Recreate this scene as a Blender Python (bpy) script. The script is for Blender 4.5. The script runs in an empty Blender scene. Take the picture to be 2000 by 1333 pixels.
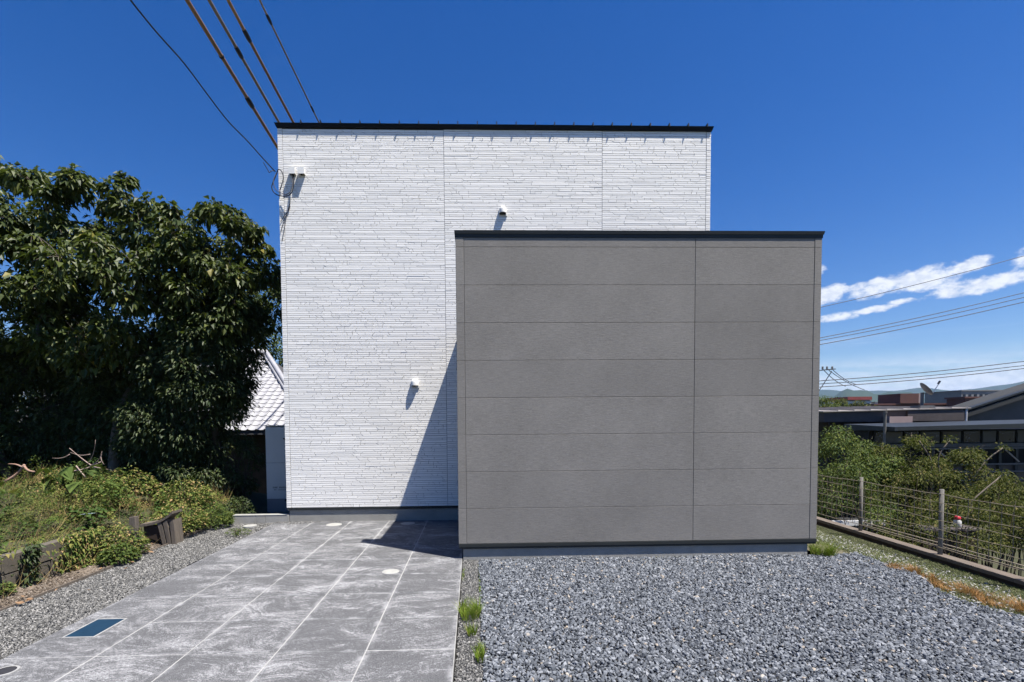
import bpy, bmesh, math, random
import numpy as np
from mathutils import Vector, Matrix

# ------------------------------------------------------------------ camera
scene = bpy.context.scene
COL = scene.collection
R = math.radians

cam_data = bpy.data.cameras.new('camera')
cam = bpy.data.objects.new('camera', cam_data)
COL.objects.link(cam)
scene.camera = cam
cam_data.sensor_fit = 'HORIZONTAL'
cam_data.sensor_width = 36.0
cam_data.lens = 969.67 / 2000 * 36.0
cam_data.shift_x = (1000 - 951.93) / 2000
cam_data.shift_y = (867.72 - 666.5) / 2000
cam_data.clip_start = 0.05
cam_data.clip_end = 20000
_r = Vector((0.99955529, -0.0286585, -0.00824073))
_u = Vector((0.00942068, 0.04128459, 0.99910301))
_f = Vector((0.02829258, 0.99873634, -0.04153621))
M = Matrix((( _r.x, _u.x, -_f.x, 0.0), (_r.y, _u.y, -_f.y, 0.0), (_r.z, _u.z, -_f.z, 1.6767), (0, 0, 0, 1)))
cam.matrix_world = M

# ------------------------------------------------------------------ sky, sun, exposure
TO_SUN = Vector((1.42, -0.96, 4.0)).normalized()
SUN_EL = math.asin(TO_SUN.z)
SUN_AZ = math.atan2(TO_SUN.x, TO_SUN.y)
SKY_STRENGTH = 0.063
SUN_STRENGTH = 5.0
EXPOSURE = 1.02

world = bpy.data.worlds.new('World')
scene.world = world
world.use_nodes = True
world.cycles.sampling_method = 'MANUAL'
world.cycles.sample_map_resolution = 256
wt = world.node_tree
wt.nodes.clear()

class NX:
    """tiny node-expression helper"""
    def __init__(s, tree):
        s.t = tree
    def node(s, kind, **kw):
        n = s.t.nodes.new(kind)
        for k, v in kw.items():
            setattr(n, k, v)
        return n
    def put(s, sock, v):
        if hasattr(v, 'is_linked') or hasattr(v, 'links'):
            s.t.links.new(v, sock)
        else:
            sock.default_value = v
    def m(s, op, a, b=0.0, c=0.0, clamp=False):
        n = s.node('ShaderNodeMath', operation=op, use_clamp=clamp)
        s.put(n.inputs[0], a); s.put(n.inputs[1], b); s.put(n.inputs[2], c)
        return n.outputs[0]
    def sm(s, v, lo, hi):
        n = s.node('ShaderNodeMapRange', interpolation_type='SMOOTHSTEP')
        s.put(n.inputs[0], v); s.put(n.inputs[1], lo); s.put(n.inputs[2], hi)
        return n.outputs[0]
    def noise(s, vec, scale, detail=4.0, rough=0.55, dist=0.0):
        n = s.node('ShaderNodeTexNoise')
        if vec is not None: s.put(n.inputs['Vector'], vec)
        n.inputs['Scale'].default_value = scale
        n.inputs['Detail'].default_value = detail
        n.inputs['Roughness'].default_value = rough
        n.inputs['Distortion'].default_value = dist
        return n.outputs['Fac']
    def scale(s, vec, sx, sy, sz, loc=(0, 0, 0), rot=(0, 0, 0)):
        n = s.node('ShaderNodeMapping')
        s.put(n.inputs['Vector'], vec)
        n.inputs['Location'].default_value = loc
        n.inputs['Rotation'].default_value = rot
        n.inputs['Scale'].default_value = (sx, sy, sz)
        return n.outputs[0]
    def mix(s, fac, a, b, mode='MIX'):
        n = s.node('ShaderNodeMix', data_type='RGBA', blend_type=mode)
        s.put(n.inputs[0], fac); s.put(n.inputs[6], a); s.put(n.inputs[7], b)
        return n.outputs[2]
    def ramp(s, fac, stops):
        n = s.node('ShaderNodeValToRGB')
        s.put(n.inputs[0], fac)
        e = n.color_ramp.elements
        while len(e) < len(stops): e.new(0.5)
        for el, (p, c) in zip(e, stops):
            el.position = p
            el.color = (c[0], c[1], c[2], 1) if len(c) == 3 else c
        return n.outputs[0]

w = NX(wt)
sky = w.node('ShaderNodeTexSky', sky_type='NISHITA')
sky.sun_disc = False
sky.sun_elevation = SUN_EL
sky.sun_rotation = SUN_AZ
sky.altitude = 0
sky.air_density = 1.0
sky.dust_density = 0.25
sky.ozone_density = 3.2
tc = w.node('ShaderNodeTexCoord')
gen = tc.outputs['Generated']
sep = w.node('ShaderNodeSeparateXYZ'); w.put(sep.inputs[0], gen)
az = w.m('MULTIPLY', w.m('ARCTAN2', sep.outputs[0], sep.outputs[1]), 57.29578)
el = w.m('MULTIPLY', w.m('ARCSINE', sep.outputs[2]), 57.29578)
# cumulus drifting low over the horizon: puffs with ragged noise edges
PUFFS = [(36.0, 11.7, 1.6, 0.75, 0.05), (39.3, 11.75, 2.4, 0.8, 0.10), (42.6, 12.0, 3.0, 1.0, 0.08), (45.3, 12.35, 1.5, 0.55, 0.2),
         (46.5, 10.9, 3.2, 0.7, 0.14), (50.2, 11.7, 2.6, 1.3, 0.1), (41.2, 10.35, 0.9, 0.26, 0.0), (36.9, 9.65, 1.7, 0.42, 0.06), (39.0, 9.9, 1.9, 0.3, 0.05),
         (34.6, 14.0, 0.9, 0.55, 0.0), (62.0, 11.0, 4.5, 1.1, 0.06), (-60.0, 12.0, 4.0, 1.0, 0.05), (120.0, 12.0, 5.0, 1.2, 0.0)]
field = None
for a0, e0, ra, re, tilt in PUFFS:
    da = w.m('SUBTRACT', az, a0)
    de = w.m('SUBTRACT', w.m('SUBTRACT', el, e0), w.m('MULTIPLY', da, tilt))
    q = w.m('ADD', w.m('POWER', w.m('DIVIDE', da, ra), 2.0), w.m('POWER', w.m('ABSOLUTE', w.m('DIVIDE', de, re)), 2.0))
    v = w.m('SUBTRACT', 1.0, q)
    field = v if field is None else w.m('SMOOTH_MAX', field, v, 0.4)
nz = w.noise(w.scale(gen, 1, 1, 1.6), 26.0, 5.0, 0.6)
nz2 = w.noise(w.scale(gen, 1, 1, 1.8), 70.0, 3.0, 0.6)
dens = w.m('ADD', field, w.m('ADD', w.m('MULTIPLY', w.m('SUBTRACT', nz, 0.5), 4.2), w.m('MULTIPLY', w.m('SUBTRACT', nz2, 0.5), 1.6)))
cum = w.m('MULTIPLY', w.sm(dens, -0.45, 0.9), w.sm(field, -2.4, -0.3))
# thin stratus veil low on the horizon, all around
nv = w.noise(w.scale(gen, 1, 1, 9.0), 4.5, 6.0, 0.6, 0.4)
veil = w.m('MULTIPLY', w.sm(nv, 0.30, 0.58), w.m('MULTIPLY', w.sm(el, 6.5, 2.8), 0.85))
nv2 = w.noise(w.scale(gen, 1, 1, 16.0, (3, 1, 7)), 2.6, 6.0, 0.6, 0.5)
wisp = w.m('MULTIPLY', w.sm(nv2, 0.50, 0.75), w.m('MULTIPLY', w.m('MULTIPLY', w.sm(el, 9.0, 7.0), w.sm(el, 3.0, 5.0)), 0.35))
alpha = w.m('MAXIMUM', w.m('MULTIPLY', cum, 0.9), w.m('MAXIMUM', veil, wisp))
ccol = w.mix(w.sm(nz2, 0.35, 0.65), (6.6, 7.0, 7.7, 1), (8.4, 8.6, 8.9, 1))
hs = w.node('ShaderNodeHueSaturation')
w.put(hs.inputs['Color'], sky.outputs[0]); hs.inputs['Saturation'].default_value = 1.42; hs.inputs['Hue'].default_value = 0.515
skycol = w.mix(alpha, hs.outputs[0], ccol)
bg = w.node('ShaderNodeBackground')
w.put(bg.inputs[0], skycol); bg.inputs[1].default_value = SKY_STRENGTH
wo = w.node('ShaderNodeOutputWorld')
wt.links.new(bg.outputs[0], wo.inputs[0])

sd = bpy.data.lights.new('sun', 'SUN')
sd.energy = SUN_STRENGTH
sd.angle = R(0.53)
sd.color = (1.0, 0.945, 0.86)
sun = bpy.data.objects.new('sun', sd)
COL.objects.link(sun)
sun.rotation_euler = TO_SUN.to_track_quat('Z', 'Y').to_euler()
sun.location = (20, -15, 60)

scene.view_settings.view_transform = 'Standard'
scene.view_settings.look = 'None'
scene.view_settings.exposure = EXPOSURE
scene.view_settings.gamma = 1.0
scene.view_settings.use_curve_mapping = False
scene.render.engine = 'CYCLES'
scene.cycles.max_bounces = 6
scene.cycles.diffuse_bounces = 1
scene.cycles.glossy_bounces = 2
scene.cycles.transparent_max_bounces = 8
scene.cycles.use_adaptive_sampling = True
scene.cycles.adaptive_threshold = 0.02

# ------------------------------------------------------------------ helpers
rng = np.random.default_rng(7)
random.seed(7)

def tag(o, label=None, cat=None, group=None, kind=None):
    if label: o['label'] = label
    if cat: o['category'] = cat
    if group: o['group'] = group
    if kind: o['kind'] = kind
    return o

def empty(name, loc=(0, 0, 0), rz=0.0):
    o = bpy.data.objects.new(name, None)
    o.empty_display_size = 0.2
    o.location = loc; o.rotation_euler = (0, 0, rz)
    COL.objects.link(o)
    return o

def link(name, me, mat=None, parent=None, loc=None):
    o = bpy.data.objects.new(name, me)
    COL.objects.link(o)
    if mat is not None and len(me.materials) == 0:
        me.materials.append(mat)
    if parent is not None:
        o.parent = parent
        if parent.parent is None:
            o.matrix_parent_inverse = Matrix.LocRotScale(parent.location, parent.rotation_euler, None).inverted()
        else:
            pp = parent.parent
            o.matrix_parent_inverse = (Matrix.LocRotScale(pp.location, pp.rotation_euler, None) @ parent.matrix_parent_inverse @ Matrix.LocRotScale(parent.location, parent.rotation_euler, None)).inverted()
    if loc is not None:
        o.location = loc
    return o

class MB:
    def __init__(s):
        s.v = []; s.f = []
    def quad(s, a, b, c, d):
        n = len(s.v); s.v += [a, b, c, d]; s.f.append((n, n + 1, n + 2, n + 3)); return s
    def tri(s, a, b, c):
        n = len(s.v); s.v += [a, b, c]; s.f.append((n, n + 1, n + 2)); return s
    def box(s, x0, x1, y0, y1, z0, z1):
        n = len(s.v)
        s.v += [(x0, y0, z0), (x1, y0, z0), (x1, y1, z0), (x0, y1, z0), (x0, y0, z1), (x1, y0, z1), (x1, y1, z1), (x0, y1, z1)]
        for f in ((0, 3, 2, 1), (4, 5, 6, 7), (0, 1, 5, 4), (1, 2, 6, 5), (2, 3, 7, 6), (3, 0, 4, 7)):
            s.f.append(tuple(n + i for i in f))
        return s
    def hexa(s, p):
        n = len(s.v); s.v += list(p)
        for f in ((0, 3, 2, 1), (4, 5, 6, 7), (0, 1, 5, 4), (1, 2, 6, 5), (2, 3, 7, 6), (3, 0, 4, 7)):
            s.f.append(tuple(n + i for i in f))
        return s
    def bar(s, a, b, wx, wy, up=(0, 0, 1)):
        a = Vector(a); b = Vector(b); d = (b - a).normalized()
        side = d.cross(Vector(up))
        if side.length < 1e-4: side = Vector((1, 0, 0))
        side.normalize(); u2 = side.cross(d).normalized()
        P = []
        for c in (a, b):
            for sx, sy in ((-1, -1), (1, -1), (1, 1), (-1, 1)):
                P.append(tuple(c + side * sx * wx / 2 + u2 * sy * wy / 2))
        return s.hexa(P)
    def tube(s, pts, rad, n=6, cap=True):
        pts = [Vector(p) for p in pts]
        if not hasattr(rad, '__len__'): rad = [rad] * len(pts)
        rings = []
        prev = None
        for i, p in enumerate(pts):
            d = (pts[min(i + 1, len(pts) - 1)] - pts[max(i - 1, 0)])
            if d.length < 1e-9: d = Vector((0, 0, 1))
            d.normalize()
            if prev is None:
                ref = Vector((0, 0, 1)) if abs(d.z) < 0.9 else Vector((1, 0, 0))
                side = d.cross(ref).normalized()
            else:
                side = (prev - d * prev.dot(d))
                side = side.normalized() if side.length > 1e-6 else d.orthogonal().normalized()
            prev = side
            u2 = d.cross(side)
            base = len(s.v)
            for k in range(n):
                a = 2 * math.pi * k / n
                s.v.append(tuple(p + (side * math.cos(a) + u2 * math.sin(a)) * rad[i]))
            rings.append(base)
        for r0, r1 in zip(rings[:-1], rings[1:]):
            for k in range(n):
                s.f.append((r0 + k, r0 + (k + 1) % n, r1 + (k + 1) % n, r1 + k))
        if cap:
            s.f.append(tuple(rings[0] + k for k in reversed(range(n))))
            s.f.append(tuple(rings[-1] + k for k in range(n)))
        return s
    def lathe(s, prof, c=(0, 0, 0), n=16, ring=False):
        base = len(s.v)
        for r, z in prof:
            for k in range(n):
                a = 2 * math.pi * k / n
                s.v.append((c[0] + r * math.cos(a), c[1] + r * math.sin(a), c[2] + z))
        for i in range(len(prof) - 1):
            for k in range(n):
                s.f.append((base + i * n + k, base + i * n + (k + 1) % n, base + (i + 1) * n + (k + 1) % n, base + (i + 1) * n + k))
        if not ring:
            s.f.append(tuple(base + k for k in reversed(range(n))))
            s.f.append(tuple(base + (len(prof) - 1) * n + k for k in range(n)))
        return s
    def mesh(s, name, smooth=False):
        me = bpy.data.meshes.new(name)
        me.from_pydata([tuple(p) for p in s.v], [], s.f)
        me.update()
        if smooth:
            me.polygons.foreach_set('use_smooth', [True] * len(me.polygons))
        return me
    def build(s, name, mat, parent=None, smooth=False, bevel=0.0):
        me = s.mesh(name, smooth)
        if bevel > 0:
            bm = bmesh.new(); bm.from_mesh(me)
            bmesh.ops.remove_doubles(bm, verts=bm.verts, dist=1e-5)
            bmesh.ops.bevel(bm, geom=list(bm.edges), offset=bevel, segments=1, affect='EDGES')
            bm.to_mesh(me); bm.free()
        return link(name, me, mat, parent)

def np_mesh(name, verts, faces, mat, parent=None, attr=None, smooth=False):
    """verts (N,3), faces (F,k) arrays; attr per-vertex float 'rnd'"""
    me = bpy.data.meshes.new(name)
    verts = np.asarray(verts, dtype=np.float32); faces = np.asarray(faces, dtype=np.int32)
    F, k = faces.shape
    me.vertices.add(len(verts)); me.vertices.foreach_set('co', verts.ravel())
    me.loops.add(F * k); me.loops.foreach_set('vertex_index', faces.ravel())
    me.polygons.add(F)
    me.polygons.foreach_set('loop_start', np.arange(0, F * k, k, dtype=np.int32))
    me.polygons.foreach_set('loop_total', np.full(F, k, dtype=np.int32))
    me.polygons.foreach_set('use_smooth', np.full(F, bool(smooth)))
    me.update(calc_edges=True)
    if attr is not None:
        a = me.attributes.new('rnd', 'FLOAT', 'POINT')
        a.data.foreach_set('value', np.asarray(attr, dtype=np.float32))
    return link(name, me, mat, parent)

# ------------------------------------------------------------------ materials
def principled(name):
    m = bpy.data.materials.new(name); m.use_nodes = True
    t = m.node_tree; t.nodes.clear()
    n = NX(t)
    b = n.node('ShaderNodeBsdfPrincipled')
    o = n.node('ShaderNodeOutputMaterial')
    t.links.new(b.outputs[0], o.inputs[0])
    return m, n, b, o

def surf(name, c1, c2=None, rough=0.8, scale=6.0, bump=0.0, bscale=40.0, stretch=(1, 1, 1), spec=0.3, metal=0.0, fine=0.0, bdist=0.01):
    """two-tone weathered surface with noise variation and fine relief"""
    m, n, b, o = principled(name)
    co = n.node('ShaderNodeTexCoord').outputs['Object']
    v = n.scale(co, *stretch)
    c2 = c2 or tuple(x * 0.8 for x in c1)
    f = n.noise(v, scale, 6.0, 0.65)
    col = n.ramp(f, [(0.3, c1), (0.72, c2)])
    if fine > 0:
        g = n.noise(v, scale * 22, 2.0, 0.6)
        col = n.mix(fine, col, n.ramp(g, [(0.3, tuple(x * 0.45 for x in c1)), (0.7, tuple(min(1, x * 1.5) for x in c1))]))
    n.put(b.inputs['Base Color'], col)
    b.inputs['Roughness'].default_value = rough
    b.inputs['Specular IOR Level'].default_value = spec
    b.inputs['Metallic'].default_value = metal
    if bump > 0:
        bp = n.node('ShaderNodeBump'); bp.inputs['Strength'].default_value = bump; bp.inputs['Distance'].default_value = bdist
        n.put(bp.inputs['Height'], n.noise(v, bscale, 5.0, 0.65))
        n.t.links.new(bp.outputs[0], b.inputs['Normal'])
    return m

def rnd_mat(name, stops, rough=0.7, spec=0.3, trans=0.0, bump=0.0, bscale=200.0):
    """colour by the per-piece attribute 'rnd'"""
    m, n, b, o = principled(name)
    a = n.node('ShaderNodeAttribute'); a.attribute_name = 'rnd'
    col = n.ramp(a.outputs['Fac'], stops)
    n.put(b.inputs['Base Color'], col)
    b.inputs['Roughness'].default_value = rough
    b.inputs['Specular IOR Level'].default_value = spec
    if bump > 0:
        co = n.node('ShaderNodeTexCoord').outputs['Object']
        bp = n.node('ShaderNodeBump'); bp.inputs['Strength'].default_value = bump; bp.inputs['Distance'].default_value = 0.003
        n.put(bp.inputs['Height'], n.noise(co, bscale, 3.0, 0.6))
        n.t.links.new(bp.outputs[0], b.inputs['Normal'])
    if trans > 0:
        tr = n.node('ShaderNodeBsdfTranslucent')
        n.put(tr.inputs[0], n.mix(0.5, col, (0.16, 0.22, 0.02, 1)))
        mx = n.node('ShaderNodeMixShader'); mx.inputs[0].default_value = trans
        n.t.links.new(b.outputs[0], mx.inputs[1]); n.t.links.new(tr.outputs[0], mx.inputs[2])
        n.t.links.new(mx.outputs[0], o.inputs[0])
    return m

MT = {}
MT['concrete'] = surf('concrete', (0.30, 0.295, 0.275), (0.22, 0.215, 0.20), 0.9, 5, 0.35, 60, fine=0.25)
MT['block'] = surf('block', (0.13, 0.115, 0.095), (0.07, 0.062, 0.052), 0.95, 7, 0.5, 60, fine=0.3)
MT['curb'] = surf('curb', (0.34, 0.335, 0.315), (0.27, 0.265, 0.25), 0.9, 6, 0.3, 80, fine=0.2)
MT['dark_metal'] = surf('dark_metal', (0.019, 0.022, 0.023), (0.026, 0.030, 0.031), 0.5, 3, spec=0.35)
MT['black_metal'] = surf('black_metal', (0.006, 0.006, 0.007), (0.011, 0.011, 0.012), 0.6, 3, spec=0.2)
MT['white_plastic'] = surf('white_plastic', (0.80, 0.80, 0.78), (0.74, 0.74, 0.71), 0.45, 5)
MT['dark_inside'] = surf('dark_inside', (0.03, 0.03, 0.03), (0.02, 0.02, 0.02), 0.9)
MT['brown_plastic'] = surf('brown_plastic', (0.30, 0.20, 0.08), (0.20, 0.13, 0.05), 0.6)
MT['cable'] = surf('cable', (0.012, 0.012, 0.014), (0.02, 0.02, 0.022), 0.55)
MT['grey_cable'] = surf('grey_cable', (0.10, 0.10, 0.11), (0.07, 0.07, 0.08), 0.6)
MT['sleeve'] = surf('sleeve', (0.30, 0.16, 0.045), (0.20, 0.10, 0.05), 0.5, 1.2, stretch=(1, 0.6, 1))
MT['sleeve_grey'] = surf('sleeve_grey', (0.26, 0.18, 0.08), (0.19, 0.16, 0.14), 0.5, 1.0, stretch=(1, 0.7, 1))
MT['tank'] = surf('tank', (0.46, 0.45, 0.43), (0.42, 0.41, 0.39), 0.55, 2)
MT['tank_dark'] = surf('tank_dark', (0.17, 0.17, 0.18), (0.14, 0.14, 0.15), 0.6, 2)
MT['ink'] = surf('ink', (0.02, 0.02, 0.02), (0.03, 0.03, 0.03), 0.8)
MT['bark'] = surf('bark', (0.085, 0.068, 0.052), (0.045, 0.036, 0.03), 0.95, 6, 0.6, 30, (1, 1, 0.25))
MT['pale_bark'] = surf('pale_bark', (0.19, 0.16, 0.13), (0.10, 0.085, 0.07), 0.95, 6, 0.6, 30, (1, 1, 0.25))
MT['dead_wood'] = surf('dead_wood', (0.42, 0.33, 0.29), (0.26, 0.19, 0.16), 0.9, 9, 0.4, 40)
MT['pink_wood'] = surf('pink_wood', (0.33, 0.19, 0.13), (0.26, 0.19, 0.16), 0.9, 6, 0.4, 40)
MT['old_wood'] = surf('old_wood', (0.16, 0.135, 0.11), (0.085, 0.072, 0.062), 0.95, 5, 0.6, 30, (6, 6, 0.6))
MT['post_wood'] = surf('post_wood', (0.19, 0.18, 0.165), (0.10, 0.095, 0.085), 0.9, 6, 0.5, 30, (5, 5, 0.7))
MT['rail_wood'] = surf('rail_wood', (0.17, 0.14, 0.115), (0.09, 0.073, 0.06), 0.9, 5, 0.5, 30, (5, 0.6, 5))
MT['rust'] = surf('rust', (0.055, 0.036, 0.026), (0.03, 0.022, 0.018), 0.9, 6, 0.3)
MT['wire'] = surf('wire', (0.26, 0.225, 0.17), (0.16, 0.135, 0.10), 0.6, 5)
MT['far_wire'] = surf('far_wire', (0.05, 0.055, 0.07), (0.05, 0.055, 0.07), 0.6, 5)
MT['soil'] = surf('soil', (0.19, 0.155, 0.125), (0.105, 0.085, 0.068), 1.0, 9, 0.6, 60, fine=0.4)
MT['lawn_soil'] = surf('lawn_soil', (0.13, 0.115, 0.075), (0.08, 0.075, 0.045), 1.0, 4, 0.6, 60, fine=0.4)
MT['gravel_bed'] = surf('gravel_bed', (0.05, 0.052, 0.056), (0.035, 0.036, 0.04), 1.0, 30, 0.6, 90)
MT['roof_tile'] = surf('roof_tile', (0.40, 0.40, 0.41), (0.28, 0.28, 0.30), 0.42, 3, 0.2, 20, spec=0.5)
MT['roof_bed'] = surf('roof_bed', (0.08, 0.08, 0.085), (0.05, 0.05, 0.055), 0.9)
MT['old_wall'] = surf('old_wall', (0.10, 0.075, 0.055), (0.06, 0.045, 0.035), 0.9, 4)
MT['glass'] = surf('glass', (0.012, 0.014, 0.02), (0.02, 0.022, 0.03), 0.08, 2, spec=0.6)
MT['glass_pale'] = surf('glass_pale', (0.05, 0.055, 0.07), (0.035, 0.04, 0.05), 0.15, 2, spec=0.5)
MT['brown_wall'] = surf('brown_wall', (0.045, 0.036, 0.033), (0.033, 0.027, 0.025), 0.9, 3)
MT['brown_fascia'] = surf('brown_fascia', (0.085, 0.072, 0.068), (0.06, 0.05, 0.048), 0.7, 3)
MT['pale_roof'] = surf('pale_roof', (0.34, 0.31, 0.28), (0.22, 0.20, 0.19), 0.7, 2)
MT['pink_panel'] = surf('pink_panel', (0.34, 0.26, 0.24), (0.28, 0.21, 0.2), 0.8, 2)
MT['gable_roof'] = surf('gable_roof', (0.042, 0.043, 0.041), (0.03, 0.031, 0.03), 0.7, 1.5, stretch=(1, 4, 4))
MT['gable_wall'] = surf('gable_wall', (0.10, 0.10, 0.103), (0.075, 0.075, 0.078), 0.85, 1.5)
MT['steel_grey'] = surf('steel_grey', (0.13, 0.13, 0.135), (0.085, 0.085, 0.09), 0.6, 3)
MT['red_brick'] = surf('red_brick', (0.125, 0.058, 0.048), (0.095, 0.046, 0.04), 0.9, 0.6)
MT['far_white'] = surf('far_white', (0.65, 0.65, 0.65), (0.5, 0.5, 0.5), 0.9, 0.4)
MT['far_red'] = surf('far_red', (0.25, 0.06, 0.05), (0.20, 0.05, 0.045), 0.9, 0.4)
MT['far_grey'] = surf('far_grey', (0.22, 0.22, 0.22), (0.16, 0.16, 0.16), 0.9, 0.4)
MT['hill'] = surf('hill', (0.028, 0.045, 0.020), (0.045, 0.06, 0.028), 1.0, 0.006, spec=0.0)
MT['town_ground'] = surf('town_ground', (0.045, 0.052, 0.026), (0.075, 0.068, 0.045), 1.0, 0.12, fine=0.3, spec=0.1)
MT['lid_white'] = surf('lid_white', (0.40, 0.40, 0.38), (0.28, 0.28, 0.265), 0.5, 9)
MT['lid_blue'] = surf('lid_blue', (0.008, 0.028, 0.058), (0.012, 0.040, 0.076), 0.5, 6, 0.25, 60)
MT['lid_frame'] = surf('lid_frame', (0.38, 0.38, 0.37), (0.26, 0.26, 0.26), 0.5, 9)
MT['lid_dark'] = surf('lid_dark', (0.025, 0.025, 0.03), (0.04, 0.04, 0.045), 0.6, 9)
MT['paint_red'] = surf('paint_red', (0.55, 0.03, 0.05), (0.45, 0.03, 0.05), 0.5)
MT['pale_blue'] = surf('pale_blue', (0.45, 0.58, 0.66), (0.5, 0.6, 0.62), 0.4)
MT['dry_leaf'] = surf('dry_leaf', (0.27, 0.17, 0.09), (0.17, 0.10, 0.06), 0.8, 20)
MT['grout'] = surf('grout', (0.37, 0.37, 0.365), (0.23, 0.23, 0.228), 0.95, 4, fine=0.2)

# pavement stone with chalky efflorescence stains
def tile_material():
    m, n, b, o = principled('paving_stone')
    co = n.node('ShaderNodeTexCoord').outputs['Object']
    inf = n.node('ShaderNodeObjectInfo')
    geo = n.node('ShaderNodeNewGeometry')
    pos = geo.outputs['Position']
    off = n.node('ShaderNodeCombineXYZ'); n.put(off.inputs[0], n.m('MULTIPLY', inf.outputs['Random'], 37.0)); n.put(off.inputs[1], n.m('MULTIPLY', inf.outputs['Random'], 91.0))
    add = n.node('ShaderNodeVectorMath', operation='ADD'); n.put(add.inputs[0], pos); n.t.links.new(off.outputs[0], add.inputs[1])
    P = add.outputs[0]
    base = n.ramp(n.noise(n.scale(P, 1.0, 2.2, 1), 3.0, 6, 0.65), [(0.3, (0.056, 0.057, 0.062)), (0.7, (0.095, 0.096, 0.103))])
    speck = n.noise(pos, 260.0, 2.0, 0.6)
    base = n.mix(0.55, base, n.ramp(speck, [(0.36, (0.025, 0.026, 0.028)), (0.5, (0.078, 0.080, 0.085)), (0.66, (0.27, 0.275, 0.285))]))
    # wiped arcs and streaks of pale dust, running over the joints
    warp = n.node('ShaderNodeTexNoise'); n.put(warp.inputs['Vector'], pos); warp.inputs['Scale'].default_value = 1.1; warp.inputs['Detail'].default_value = 2.0
    wsub = n.node('ShaderNodeVectorMath', operation='SUBTRACT'); n.put(wsub.inputs[0], warp.outputs['Color']); wsub.inputs[1].default_value = (.5, .5, .5)
    wsc = n.node('ShaderNodeVectorMath', operation='SCALE'); n.put(wsc.inputs[0], wsub.outputs[0]); wsc.inputs['Scale'].default_value = 1.5
    wadd = n.node('ShaderNodeVectorMath', operation='ADD'); n.put(wadd.inputs[0], P); n.put(wadd.inputs[1], wsc.outputs[0])
    s1 = n.noise(n.scale(pos, 1.0, 1.7, 1.0, rot=(0, 0, 0.25)), 1.6, 6.0, 0.7, 0.8)
    s2 = n.noise(n.scale(wadd.outputs[0], 1.5, 9.0, 1.0, rot=(0, 0, -0.25)), 2.6, 5.0, 0.75, 0.3)
    s3 = n.noise(n.scale(pos, 1.0, 2.0, 1.0), 38.0, 4.0, 0.75)
    st = n.m('ADD', n.m('MULTIPLY', s1, 0.55), n.m('MULTIPLY', s2, 0.45))
    st = n.m('ADD', st, n.m('ADD', n.m('MULTIPLY', n.m('SUBTRACT', speck, 0.5), 0.45), n.m('MULTIPLY', n.m('SUBTRACT', s3, 0.5), 0.50)))
    fac = n.m('MULTIPLY', n.sm(st, 0.465, 0.69), 0.80)
    # dust gathers along each tile's rim
    sx = n.node('ShaderNodeSeparateXYZ'); n.put(sx.inputs[0], co)
    rx = n.m('ABSOLUTE', sx.outputs[0]); ry = n.m('ABSOLUTE', sx.outputs[1])
    rim = n.m('MAXIMUM', n.sm(rx, 0.27, 0.325), n.sm(ry, 0.27, 0.315))
    rim = n.m('MULTIPLY', rim, n.sm(n.noise(pos, 5.0, 5.0, 0.7), 0.42, 0.66))
    fac = n.m('MAXIMUM', fac, n.m('MULTIPLY', rim, 0.55))
    col = n.mix(fac, base, (0.42, 0.425, 0.44, 1))
    n.put(b.inputs['Base Color'], col)
    b.inputs['Roughness'].default_value = 0.85
    b.inputs['Specular IOR Level'].default_value = 0.3
    bp = n.node('ShaderNodeBump'); bp.inputs['Strength'].default_value = 0.35; bp.inputs['Distance'].default_value = 0.004
    n.put(bp.inputs['Height'], n.m('ADD', n.noise(pos, 120.0, 4, 0.6), s2))
    n.t.links.new(bp.outputs[0], b.inputs['Normal'])
    return m
MT['tile'] = tile_material()

def board_material():
    m, n, b, o = principled('grey_siding_board')
    geo = n.node('ShaderNodeNewGeometry'); pos = geo.outputs['Position']
    inf = n.node('ShaderNodeObjectInfo')
    g1 = n.noise(n.scale(pos, 11.0, 11.0, 130.0), 1.0, 5.0, 0.72)
    g2 = n.noise(n.scale(pos, 40.0, 40.0, 260.0), 1.0, 3.0, 0.6)
    g3 = n.noise(pos, 1.3, 3.0, 0.6)
    tone = n.m('ADD', n.m('MULTIPLY', g1, 0.5), n.m('ADD', n.m('MULTIPLY', g2, 0.4), n.m('MULTIPLY', g3, 0.2)))
    col = n.ramp(tone, [(0.40, (0.140, 0.133, 0.122)), (0.68, (0.295, 0.280, 0.258))])
    col = n.mix(n.m('MULTIPLY', inf.outputs['Random'], 0.35), col, (0.165, 0.157, 0.146, 1))
    sz = n.node('ShaderNodeSeparateXYZ'); n.put(sz.inputs[0], pos)
    dirt = n.m('MULTIPLY', n.sm(sz.outputs[2], 0.55, 0.15), n.sm(n.noise(n.scale(pos, 3, 3, 5), 2.0, 4, 0.65), 0.4, 0.7))
    col = n.mix(n.m('MULTIPLY', dirt, 0.3), col, (0.27, 0.25, 0.215, 1))
    n.put(b.inputs['Base Color'], col)
    b.inputs['Roughness'].default_value = 0.75
    b.inputs['Specular IOR Level'].default_value = 0.25
    bp = n.node('ShaderNodeBump'); bp.inputs['Strength'].default_value = 0.5; bp.inputs['Distance'].default_value = 0.004
    n.put(bp.inputs['Height'], n.m('ADD', g1, n.m('MULTIPLY', g2, 0.7)))
    n.t.links.new(bp.outputs[0], b.inputs['Normal'])
    return m
MT['board'] = board_material()
MT['white_siding'] = None
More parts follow.
